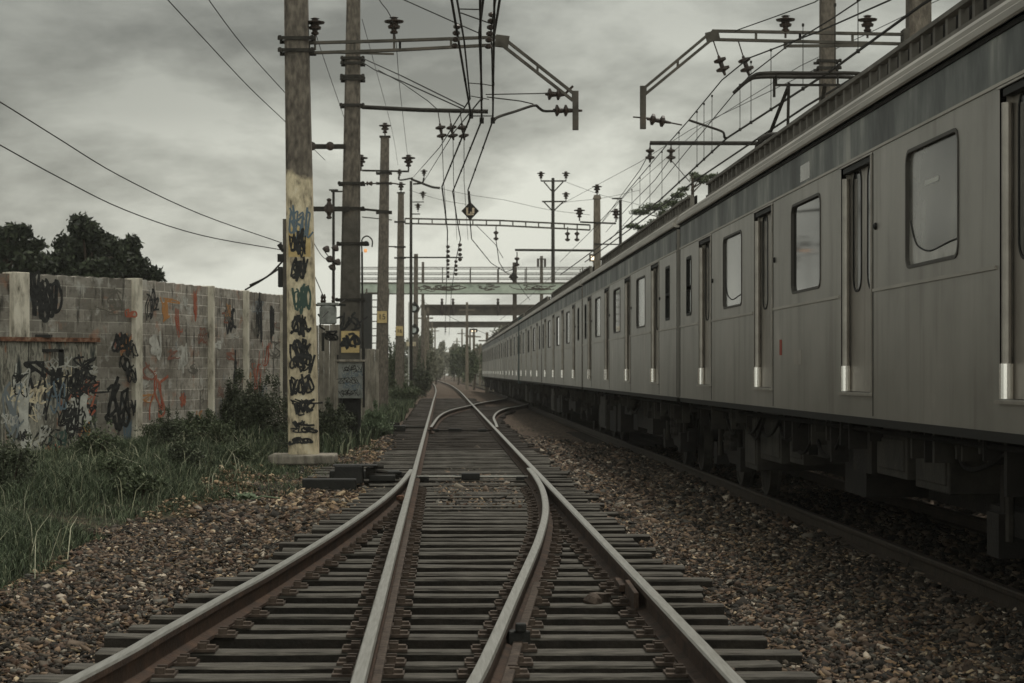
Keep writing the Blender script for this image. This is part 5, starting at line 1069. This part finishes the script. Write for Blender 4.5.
# ------------------------------------------------------------------ walls at the left
def ground_at(p): return float(ground(p.x, p.y))
ZT = 3.17
C = [Vector((-12.5, 27.6, 0)), Vector((-7.15, 34.3, 0)), at(131, 0, 36.5), at(204, 0, 39.7), at(239, 0, 41.9), at(276.5, 0, 44.2)]
for c_ in C: c_.z = 0
bm_ = bpy.data.materials.new('block_masonry'); bm_.use_nodes = True; t = bm_.node_tree; b = t.nodes['Principled BSDF']; b.inputs['Roughness'].default_value = .92; b.inputs['Specular IOR Level'].default_value = .15
uv = t.nodes.new('ShaderNodeUVMap'); br = t.nodes.new('ShaderNodeTexBrick'); t.links.new(uv.outputs[0], br.inputs['Vector'])
br.inputs['Scale'].default_value = 1; br.inputs['Mortar Size'].default_value = .009; br.inputs['Mortar Smooth'].default_value = .3; br.inputs['Brick Width'].default_value = .40; br.inputs['Row Height'].default_value = .20
br.inputs['Color1'].default_value = (.27, .245, .21, 1); br.inputs['Color2'].default_value = (.46, .425, .37, 1); br.inputs['Mortar'].default_value = (.66, .61, .54, 1); br.inputs['Bias'].default_value = -.05
def unoise(scale, det=6, mapping=None, off=0):
    m_ = t.nodes.new('ShaderNodeMapping'); m_.inputs['Scale'].default_value = mapping or (1, 1, 1); m_.inputs['Location'].default_value = (off, off * .7, 0); t.links.new(uv.outputs[0], m_.inputs[0])
    n = t.nodes.new('ShaderNodeTexNoise'); n.inputs['Scale'].default_value = scale; n.inputs['Detail'].default_value = det; n.inputs['Roughness'].default_value = .6; t.links.new(m_.outputs[0], n.inputs[0]); return n.outputs['Fac']
def over(prev, fac_src, lo, hi, col, strength):
    mr = t.nodes.new('ShaderNodeMapRange'); mr.inputs[1].default_value = lo; mr.inputs[2].default_value = hi; mr.inputs[4].default_value = strength; t.links.new(fac_src, mr.inputs[0])
    mm = t.nodes.new('ShaderNodeMixRGB'); t.links.new(mr.outputs[0], mm.inputs[0]); t.links.new(prev, mm.inputs[1]); mm.inputs[2].default_value = (*col, 1); return mm.outputs[0]
c_ = br.outputs['Color']
c_ = over(c_, unoise(.8, 8), .46, .62, (.15, .132, .108), .7)
c_ = over(c_, unoise(9, 4, off=30), .5, .7, (.09, .08, .065), .6)
c_ = over(c_, unoise(2.8, 4, off=4), .56, .66, (.50, .49, .45), .6)          # chalky patches
c_ = over(c_, unoise(2.4, 5, off=9), .58, .68, (.36, .15, .08), .45)          # faded orange paint
c_ = over(c_, unoise(2.2, 4, off=15), .63, .72, (.14, .19, .22), .5)          # faded blue paint
c_ = over(c_, unoise(2.0, 5, (3.2, .55, 1), 21), .57, .66, (.02, .018, .015), .8)   # black runs
t.links.new(c_, b.inputs['Base Color'])
bp = t.nodes.new('ShaderNodeBump'); bp.inputs['Strength'].default_value = .5; bp.inputs['Distance'].default_value = .02; t.links.new(unoise(22, 4), bp.inputs['Height'])
bp2 = t.nodes.new('ShaderNodeBump'); bp2.invert = True; bp2.inputs['Strength'].default_value = .7; bp2.inputs['Distance'].default_value = .02; t.links.new(br.outputs['Fac'], bp2.inputs['Height']); t.links.new(bp.outputs[0], bp2.inputs['Normal']); t.links.new(bp2.outputs[0], b.inputs['Normal'])
M['block'] = bm_
bd_ = bm_.copy(); bd_.name = 'block_darker'; q_ = [n for n in bd_.node_tree.nodes if n.type == 'TEX_BRICK'][0]
q_.inputs['Color1'].default_value = (.18, .165, .145, 1); q_.inputs['Color2'].default_value = (.33, .305, .265, 1); q_.inputs['Mortar'].default_value = (.45, .42, .365, 1); M['block_darker'] = bd_  # same masonry in darker colours, for the left-hand panels
wall = thing('block_wall', 'tall grey concrete block wall with pale columns, faded graffiti and black stains', 'wall', tuple(C[2]))
run_ = 0
def wframe(a, b):
    d = (b - a).normalized(); n = Vector((d.y, -d.x, 0))
    if n.y > 0: n = -n
    return d, n
for i in range(len(C) - 1):
    a, b_ = C[i], C[i+1]; d, n = wframe(a, b_); L_w = (b_ - a).length; mb = MB()
    th = .10; seg = 24; tops = [ZT + .014 * math.sin(k * 2.1 + i) for k in range(seg + 1)]
    vs = []; 
    for k in range(seg + 1):
        p = a + d * (L_w * k / seg)
        for o_ in (n * th, -n * th): vs += [(p.x + o_.x, p.y + o_.y, -.3), (p.x + o_.x, p.y + o_.y, tops[k])]
    fs = []
    for k in range(seg):
        q = k * 4; fs += [(q, q+4, q+5, q+1), (q+2, q+3, q+7, q+6), (q+1, q+5, q+7, q+3)]
    fs += [(0, 1, 3, 2), (seg*4, seg*4+2, seg*4+3, seg*4+1)]
    mb.add(vs, fs); o = mb.build('panel', M['block' if i > 1 else 'block_darker'], wall); ul_ = o.data.uv_layers.new(name='UVMap'); org = ORI[o.name]
    for lp in o.data.loops:
        v = o.data.vertices[lp.vertex_index].co + org; ul_.data[lp.index].uv = ((v - a).dot(d) + run_, v.z)
    run_ += L_w + .13
for i, c_ in enumerate(C):
    if i == 0: continue
    d, n = wframe(C[i-1], C[i]); wcol = .17 if i in (2,) else (.34 if i == 1 else .10)
    q = c_ + n * .06; ang = math.atan2(d.y, d.x)
    MB().box((q.x, q.y, (ZT + .02 - .3) / 2), (wcol, .3, ZT + .02 + .3), ang).build('column', M['concrete_col'], wall, bevel=.012)
# tags on the wall
def wtag(i, u, z, w, h_, m_, sd_, turns=9, th=.02):
    a, b_ = C[i], C[i+1]; d, n = wframe(a, b_)
    def fr(x, zz, e): p = a + d * x + n * (.104 + e); return (p.x, p.y, zz)
    L_w = (b_ - a).length; scribble(wall, u * L_w, z, w, h_, 0, M[m_], sd_, turns, th, frame=fr)
wtag(2, .28, 1.2, .55, 1.0, 'spray_red', 70, 4, .03); wtag(2, .62, 1.0, .2, .22, 'spray_red', 71, 8, .02); wtag(2, .2, 2.75, .5, .5, 'spray_black', 72, 8, .022)
wtag(2, .38, 2.65, .22, .45, 'spray_orange', 73, 7, .03); wtag(2, .8, 2.8, .12, .6, 'spray_red', 74, 6, .02); wtag(2, .55, 2.45, .2, .5, 'spray_red', 75, 5, .015)
wtag(2, .62, 1.8, .35, .45, 'spray_white', 76, 7, .03); wtag(2, .25, 2.0, .4, .4, 'spray_white', 77, 6, .035); wtag(3, .6, 2.6, .5, .6, 'spray_black', 78, 10, .03); wtag(3, .75, 1.4, .15, .9, 'spray_black', 79, 6, .04)
wtag(4, .35, 1.4, .5, .8, 'spray_red', 80, 8, .018); wtag(4, .6, 1.9, .4, .7, 'spray_red', 81, 6, .014); wtag(4, .4, 2.7, .25, .7, 'spray_black', 82, 8, .04); wtag(4, .75, 2.6, .2, .8, 'spray_black', 83, 8, .04)
wtag(1, .84, .95, .45, .9, 'spray_black', 84, 8, .035); wtag(1, .87, 2.05, .3, .32, 'spray_black', 85, 9, .03); wtag(1, .9, 1.7, .2, .3, 'spray_black', 86, 6, .02); wtag(1, .22, 2.8, .6, .75, 'spray_black', 87, 12, .035); wtag(1, .15, 2.0, .5, .12, 'spray_black', 88, 10, .02)
wtag(1, .93, .55, .2, .4, 'spray_blue', 89, 7, .02)
c_ = C[2]; 
for z_, m_, sd_, hh_ in ((2.55, 'spray_red', 90, .15), (1.95, 'spray_black', 91, .35), (1.5, 'spray_black', 92, .3), (.9, 'spray_black', 93, .25)):
    scribble(wall, c_.x + .04, z_, .16, hh_, c_.y - .28, M[m_], sd_, 7, .014)
r9 = random.Random(41)
for q in range(34):
    i_ = r9.choice([1, 2, 2, 2, 3, 3, 4, 4]); u_ = r9.uniform(.72, .97) if i_ == 1 else r9.uniform(.08, .92)
    wtag(i_, u_, r9.uniform(.5, 2.9), r9.uniform(.15, .45) * (1 if i_ < 3 else 1.3), r9.uniform(.12, .5), r9.choice(['spray_white', 'old_red', 'old_red', 'spray_black', 'old_blue', 'spray_orange', 'old_grey', 'old_grey']), 300 + q, r9.choice([3, 5, 8]), r9.uniform(.006, .02))
# foreground painted low wall
P0 = at(-40, 0, 31.8); P1 = at(95, 0, 33.4); P0.z = P1.z = 0
lm = mat('peeling_paint', (.2, .2, .2), .85, noise=[(.26, (.012, .012, .011)), (.36, (.04, .045, .045)), (.43, (.13, .125, .105)), (.50, (.34, .32, .265)), (.55, (.07, .065, .055)), (.61, (.26, .24, .195)), (.66, (.24, .09, .045)), (.70, (.06, .09, .10)), (.80, (.32, .30, .25))], scale=4.2, stretch=(1.6, 1.6, .34), bump=.5, detail=9)
lw = thing('low_wall', 'low shed-like wall at left with peeling layered graffiti paint and a rusty top edge', 'wall', tuple(P1))
d, n = wframe(P0, P1); z1 = at(0, 342, 33).z; mb = MB()
def slab(a, b_, z0, z1_, th, off=0):
    vs = []
    for p in (a, b_):
        for o_ in (n * (th + off), n * (off - th)): vs += [(p.x + o_.x, p.y + o_.y, z0), (p.x + o_.x, p.y + o_.y, z1_)]
    return vs, [(0, 4, 5, 1), (2, 3, 7, 6), (1, 5, 7, 3), (0, 1, 3, 2), (4, 6, 7, 5), (0, 2, 6, 4)]
mb.add(*slab(P0, P1, -.2, z1, .06)); side_ = P1 - n * 1.8; 
mb.add([(P1.x, P1.y, -.2), (side_.x, side_.y, -.2), (side_.x, side_.y, z1), (P1.x, P1.y, z1)], ((0, 1, 2, 3),)); mb.build('panel', M['peeling_paint'], lw)
mb = MB(); mb.add(*slab(P0 + d * .0, P1 + d * .02, z1 + .002, z1 + .07, .13)); mb.build('cap', M['rusty_cap'], lw)
mb = MB(); q = at(28, 0, 32.6); mb.box((q.x, q.y - .02, z1 / 2 + .1), (.06, .12, z1 - .1)).build('upright', M['black_box'], lw)
q = at(45, 0, 32.8); mb = MB(); mb.box((q.x, q.y - .09, z1 - .14), (.62, .05, .05)).box((q.x + .28, q.y - .09, z1 - .25), (.08, .05, .25)).box((q.x, q.y - .09, z1 + .09), (.24, .2, .05)).build('latch_bracket', M['black_box'], lw)
def lfr(x, zz, e): p = P0 + d * x + n * (.064 + e); return (p.x, p.y, zz)
Ll = (P1 - P0).length
r9 = random.Random(99)
for q in range(30):
    scribble(lw, (r9.uniform(.34, .97)) * Ll, r9.uniform(.25, z1 - .15), r9.uniform(.12, .4), r9.uniform(.12, .5), 0, M[r9.choice(['spray_white', 'spray_white', 'spray_black', 'spray_black', 'spray_black', 'old_grey', 'spray_red', 'pole_paint', 'pole_paint'])], 200 + q, r9.choice([4, 6, 9]), r9.uniform(.006, .018), frame=lfr)
for u, z_, w_, h__, m_, sd_, tt, th_ in ((.56, 1.05, .42, .8, 'spray_black', 50, 5, .022), (.62, .5, .35, .4, 'spray_black', 51, 6, .014), (.56, 1.6, .45, .3, 'spray_black', 52, 4, .026), (.42, .9, .25, 1.1, 'spray_white', 53, 6, .03), (.5, .35, .3, .3, 'spray_white', 54, 6, .03), (.75, 1.3, .5, .7, 'spray_black', 55, 14, .014), (.85, .9, .4, .6, 'spray_white', 56, 10, .025), (.95, 1.1, .2, .8, 'spray_red', 57, 4, .016), (.93, .5, .2, .5, 'spray_orange', 63, 5, .010), (.72, 1.65, .5, .2, 'spray_white', 64, 9, .012), (.86, 1.4, .3, .5, 'spray_black', 65, 5, .016), (.8, .8, .5, .4, 'spray_black', 58, 14, .014), (.36, 1.0, .25, 1.0, 'old_blue', 59, 6, .02), (.68, 1.2, .3, .5, 'spray_blue', 60, 7, .012), (.9, 1.5, .3, .3, 'spray_black', 61, 9, .012), (.7, .45, .3, .3, 'spray_green', 62, 7, .02)):
    scribble(lw, u * Ll, z_, w_, h__, 0, M[m_], sd_, tt, th_, frame=lfr)
# slab fence behind the poles
fence = thing('slab_fence', 'weathered vertical concrete slab fence behind the first and second poles', 'fence', (-3.2, 50, 0))
def fence_run(x0, x1, yt, Ya, Yb, n):
    for k in range(n):
        f_ = (k + .5) / n; x = x0 + (x1 - x0) * f_; Yk = Ya + (Yb - Ya) * f_; p = at(x, yt, Yk); w_ = abs(x1 - x0) / n * Yk / F
        MB().box((p.x, Yk + (k % 2) * .03, (p.z + .0) / 2 - .05), (w_ * .94, .1, p.z + .1 + rnd.uniform(-.03, .03))).build('slab', M['old_concrete'], fence, bevel=.012)
fence_run(277, 293, 320, 46, 47, 2); fence_run(313, 346, 325, 50, 52, 6); fence_run(358, 379, 349, 56, 58, 5)
# footbridge
YB = 140.
fb = thing('footbridge', 'pale green steel footbridge girder with railings spanning the tracks', 'footbridge', tuple(at(362, 330, YB)))
a, b_ = at(358, 283, YB), at(640, 283, YB); MB().span((a.x, YB, at(0, 293.5, YB).z), (b_.x, YB + .3, at(0, 283.5, YB).z)).build('girder', M['girder_green'], fb)
MB().span((a.x, YB - .08, at(0, 283.5, YB).z), (b_.x, YB + .35, at(0, 282.3, YB).z)).span((a.x, YB - .06, at(0, 294.3, YB).z), (b_.x, YB + .35, at(0, 293.4, YB).z)).span((a.x, YB + .35, at(0, 284.6, YB).z), (b_.x, YB + 2.4, at(0, 283, YB).z)).build('deck', M['far_steel'], fb)
mb = MB()
for oy in (.02, 2.3):
    for py in (267.3, 273, 278): mb.tube([Vector((a.x, YB + oy, at(0, py, YB).z)), Vector((b_.x, YB + oy, at(0, py, YB).z))], .03, 5)
    for x_ in range(360, 640, 28): p = at(x_ - 1.5, 267, YB); mb.tube([Vector((p.x, YB + oy, p.z)), Vector((p.x, YB + oy, at(0, 283, YB).z))], .035, 5)
mb.build('railing', M['steel_beam'], fb)
for x_, w_, sd_ in ((425, 1.2, 31), (443, 2.0, 32), (450, 1.3, 36), (487, 1.0, 33), (530, 1.8, 34), (541, 1.4, 35)): scribble(fb, at(x_, 0, YB).x, at(0, 288, YB).z, w_, .42, YB, M['far_steel'], sd_, 6, .03)
sw = MB(); 
for k in range(14):
    zz = at(0, 293, YB).z * (1 - k / 14); sw.box((at(379 - k * .2, 0, YB).x - .2, YB - .2 - k * .3, zz), (1.5, .32, .06))
sw.bar((at(380, 0, YB).x - .9, YB, at(0, 290, YB).z), (at(378, 0, YB).x - 1, YB - 4.4, .3), .08, .35).bar((at(380, 0, YB).x + .6, YB, at(0, 290, YB).z), (at(378, 0, YB).x + .5, YB - 4.4, .3), .08, .35); sw.build('stair', M['far_steel'], fb)
mb = MB(); p = at(368, 294, YB + 1); mb.span((p.x - .62, YB - 6.4, 0), (p.x + .5, YB - 5.0, at(0, 294.5, YB - 5).z)).build('stair_tower', M['black_box'], fb)
MB().span((at(381, 0, YB).x, YB + .1, 0), (at(384.5, 0, YB).x, YB + .3, at(0, 294, YB).z)).build('pier', M['girder_green'], fb)
p = at(515, 0, YB); MB().span((p.x - .14, YB + .4, -.3), (p.x + .14, YB + .7, at(0, 262, YB).z)).build('pier', M['far_steel'], fb)
# far gantries
def gantry(x0, x1, py, th, Y, label, drops=()):
    t_ = thing('gantry', label, 'gantry', (at(x0, 0, Y).x, Y, 0)); a = at(x0, py, Y); b_ = at(x1, py, Y); hh_ = th * Y / F
    mb = MB(); mb.bar(a, b_, .3, hh_ * .22); mb.bar(a - Vector((0, 0, hh_)), b_ - Vector((0, 0, hh_)), .3, hh_ * .22); mb.box(((a.x + b_.x)/2, Y + .2, a.z - hh_/2), (b_.x - a.x, .06, hh_ * .9))
    n = int((b_.x - a.x) / 1.2)
    for k in range(n + 1): x = a.x + (b_.x - a.x) * k / n; mb.bar((x, Y, a.z), (x + (1 if k % 2 else -1) * .4, Y, a.z - hh_), .08, .1)
    mb.build('beam', M['far_steel'], t_)
    for x in (a.x + .2, b_.x - .2): MB().span((x - .16, Y - .16, -.3), (x + .16, Y + .16, a.z + .6)).build('leg', M['far_steel'], t_)
    if drops:
        mb = MB()
        for x_ in drops: q = at(x_, py, Y - .3); mb.lathe(q + Vector((0, 0, .7)), (0, 0, -1), [(0, .05), (.1, .16), (.25, .08), (.4, .16), (.7, .08), (1.2, .16), (1.5, .14), (1.7, .04)], 8)
        mb.build('insulator', M['porcelain'], t_)
    return t_
gantry(421, 560, 305.5, 9, 200, 'dark lattice gantry beam below the footbridge with hanging insulators', (442, 453, 498))
gantry(424, 545, 322, 5, 265, 'thinner dark gantry beam, the lower and farther one')
# row of pale far posts on both sides
for i, (px, Y, h_) in enumerate([(467, 185, 8.0), (474, 210, 6), (480, 240, 5), (462, 300, 8), (470, 260, 7), (487, 170, 5), (494, 190, 5), (428, 200, 8), (432, 260, 8), (435, 330, 9), (425, 175, 7), (457, 380, 8)]):
    q = at(px, 0, Y); mb = MB(); mb.box((q.x, Y, h_ / 2 - .2), (.3, .3, h_), 0, .7).box((q.x, Y, h_ - .9), (1.4, .12, .12)); o = mb.build('line_pole', M['pole_concrete'], origin=(q.x, Y, 0)); tag(o, 'small pale distant pole beside the far tracks', 'pole', 'distant poles beside the line')

# ------------------------------------------------------------------ trees
tg = 'dark tree crowns above the block wall'
def tr_at(px, pytop, Y, w_px, label, n=9000, m='leaf_dark', leaf=.12, nb=44, hcr=None, group=tg, name='broadleaf_tree', seed=1, blob=.20, flat=1.):
    top = at(px, pytop, Y); rx = w_px * Y / F / 2; h_ = top.z; cz = hcr or rx * .8
    return tree(name, label, 'tree', (top.x, Y, 0), h_, (rx, rx, cz), n, leaf, M[m], group, .2, seed, flat, nb, .3, blob)
tr_at(6, 222, 68, 96, 'leftmost dark leafy tree behind the block wall', 11000, hcr=1.6, seed=3)
tr_at(86, 214, 70, 86, 'tall dark leafy tree rising highest behind the block wall', 11000, hcr=1.9, seed=5)
tr_at(122, 231, 72, 80, 'rightmost dark leafy tree behind the block wall, lower and rounder', 9000, hcr=1.6, seed=8)
tr_at(52, 238, 70, 70, 'dark tree filling the dip behind the block wall', 8000, hcr=1.5, seed=9)
# spreading tree behind the train
t_ = thing('layered_tree', 'tree with flat layered sprays of foliage showing above the train roof', 'tree', (at(690, 0, 78).x, 78, -.2))
base = Vector((at(690, 0, 78).x, 78, -.2)); topz = at(0, 175, 78).z; mb = MB(); mb.tube([base, base + Vector((.1, 0, topz * .5)), Vector((base.x + .1, 78, topz))], .18, 8, .05); blobs = []
for (px, py, w_, h__) in ((655, 207, 30, 7), (640, 212, 22, 5), (672, 203, 26, 8), (645, 228, 22, 6), (632, 226, 14, 4), (660, 222, 26, 6), (678, 195, 16, 5), (684, 189, 12, 4), (700, 178, 22, 6), (712, 176, 12, 4), (694, 174, 10, 4), (704, 181, 12, 4), (665, 214, 20, 8)):
    c = at(px, py, 78 + rnd.uniform(-1, 1)); blobs.append((tuple(c), (w_ * 78 / F / 2, .8, h__ * 78 / F / 2))); mb.tube([Vector((base.x + .05, 78, c.z - .5)), c], .035, 5, .012)
mb.build('trunk', M['bark'], t_); P, Fc = leafcloud(blobs, 9000, .05, 1.5, .05); npmesh('crown', P, Fc, M['leaf_mid'], parent=t_)
# bushes along the wall and track
bush('bush', 'dense dark green bush growing against the block wall behind the first pole', (at(252, 0, 40.5).x, 40.5, float(ground(-3.8, 40.5))), (.95, .7, .95), 26000, .026, M['leaf_scrub'], seed=2, nb=16)
bush('bush', 'low bushy weeds left of the dense bush at the wall foot', (at(205, 0, 38).x, 38, .25), (.7, .5, .4), 6000, .028, M['leaf_mid'], seed=3)
bush('bush', 'low weeds at the foot of the pale corner column', (at(165, 0, 36.0).x, 35.6, .25), (.8, .4, .35), 6000, .026, M['leaf_mid'], seed=4)
bush('bush', 'dark undergrowth around the foot of the grey cabinet', (at(335, 0, 44).x, 44, .05), (.6, .5, .6), 7000, .03, M['leaf_scrub'], seed=6)
bush('bush', 'light green weeds right of the grey cabinet', (at(377, 0, 50).x, 50, .0), (.6, .6, .55), 7000, .03, M['leaf_pale'], seed=7)
bush('bush', 'green scrub between the fourth pole and the signal post', (at(409, 0, 96).x, 96, 0), (1.0, 1, .9), 7000, .05, M['leaf_mid'], seed=9)
bush('bush', 'dark shrub hanging beside the signal post', (at(420, 0, 128).x, 128, 0), (.9, .9, 2.2), 5000, .07, M['leaf_scrub'], seed=12)
bush('bush', 'dark scrub behind the slim mast and third pole', (at(393, 0, 110).x, 110, 0), (.9, .8, 2.6), 6000, .06, M['leaf_mid'], seed=13)
for q, (x_, y_) in enumerate(((-4.2, 26), (-3.6, 29), (-5.2, 30.5), (-4.4, 33), (-3.2, 32.5), (-6.2, 28), (-3.9, 36.5), (-4.9, 23), (-3.5, 23.5), (-2.9, 38))):
    bush('weed_clump', 'leafy weed clump standing in the tall grass below the wall', (x_, y_, float(ground(x_, y_))), (.32 + .1 * (q % 3), .3, .30 + .07 * (q % 4)), 2600, .02 + .004 * (q % 3), M['leaf_scrub' if q % 2 else 'leaf_mid'], cat='weed', group='leafy weed clumps in the grass', seed=60 + q)
fg = 'distant trees lining the far tracks'
far = [(430, 350, 190, 12, 'leaf_haze', 1), (436, 355, 260, 16, 'leaf_haze', 2), (424, 330, 210, 26, 'leaf_haze', 3), (458, 347, 250, 18, 'leaf_mid', 4), (466, 345, 220, 18, 'leaf_mid', 5), (474, 352, 190, 18, 'leaf_mid', 6), (444, 350, 420, 30, 'leaf_haze', 7), (482, 340, 280, 34, 'leaf_haze', 8), (440, 340, 380, 18, 'leaf_haze', 10), (454, 345, 360, 18, 'leaf_haze', 11), (500, 330, 240, 40, 'leaf_haze', 12), (411, 335, 260, 30, 'leaf_haze', 13), (495, 345, 200, 30, 'leaf_mid', 14)]
fl = ['dark green bush at left of the far rails', 'hazy tree left of the vanishing track', 'tall hazy foliage behind the signals', 'dark bush right of the vanishing track', 'green tree right of the far rails, second', 'green tree beside the end of the train', 'pale tree mass closing the view where the rails vanish', 'hazy tall trees behind the end of the train', 'hazy tree beyond the far gantry, left', 'hazy tree beyond the far gantry, right', 'hazy tree crown hidden mostly by the train', 'hazy tree behind the third and fourth poles', 'green tree partly hidden by the last train car']
for (px, py, Y, w_, m_, sd_), lb in zip(far, fl):
    top = at(px, py, Y); rx = w_ * Y / F / 2; ch_ = max(.6, top.z * .52)
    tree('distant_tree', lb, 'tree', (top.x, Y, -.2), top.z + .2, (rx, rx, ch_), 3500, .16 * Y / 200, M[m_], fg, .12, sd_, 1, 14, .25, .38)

n_ = 26; bl = [((x_, 560 + 30 * math.sin(i_), 2.5 + 1.5 * math.sin(i_ * 1.7)), (8, 8, 3.4 + 1.6 * math.sin(i_ * 2.3))) for i_, x_ in enumerate(np.linspace(-90, 90, n_))]
P, Fc = leafcloud(bl, 26000, .45, 1, .2); o = npmesh('far_wood', P, Fc, M['leaf_haze']); tag(o, 'pale hazy wood closing the view where the tracks vanish', 'wood', kind='stuff')
# ------------------------------------------------------------------ air
hz = MB(); hz.span((-402, -62, -1.4), (402, 902, 13.5)); hm = bpy.data.materials.new('haze'); hm.use_nodes = True; t = hm.node_tree; t.nodes.clear()
ou = t.nodes.new('ShaderNodeOutputMaterial'); pv = t.nodes.new('ShaderNodeVolumePrincipled'); pv.inputs['Color'].default_value = (.9, .9, .86, 1); pv.inputs['Density'].default_value = .00035; pv.inputs['Anisotropy'].default_value = .2
t.links.new(pv.outputs[0], ou.inputs['Volume']); o = hz.build('haze', hm); tag(o, 'thin haze in the air over the far end of the line', 'haze', kind='stuff')
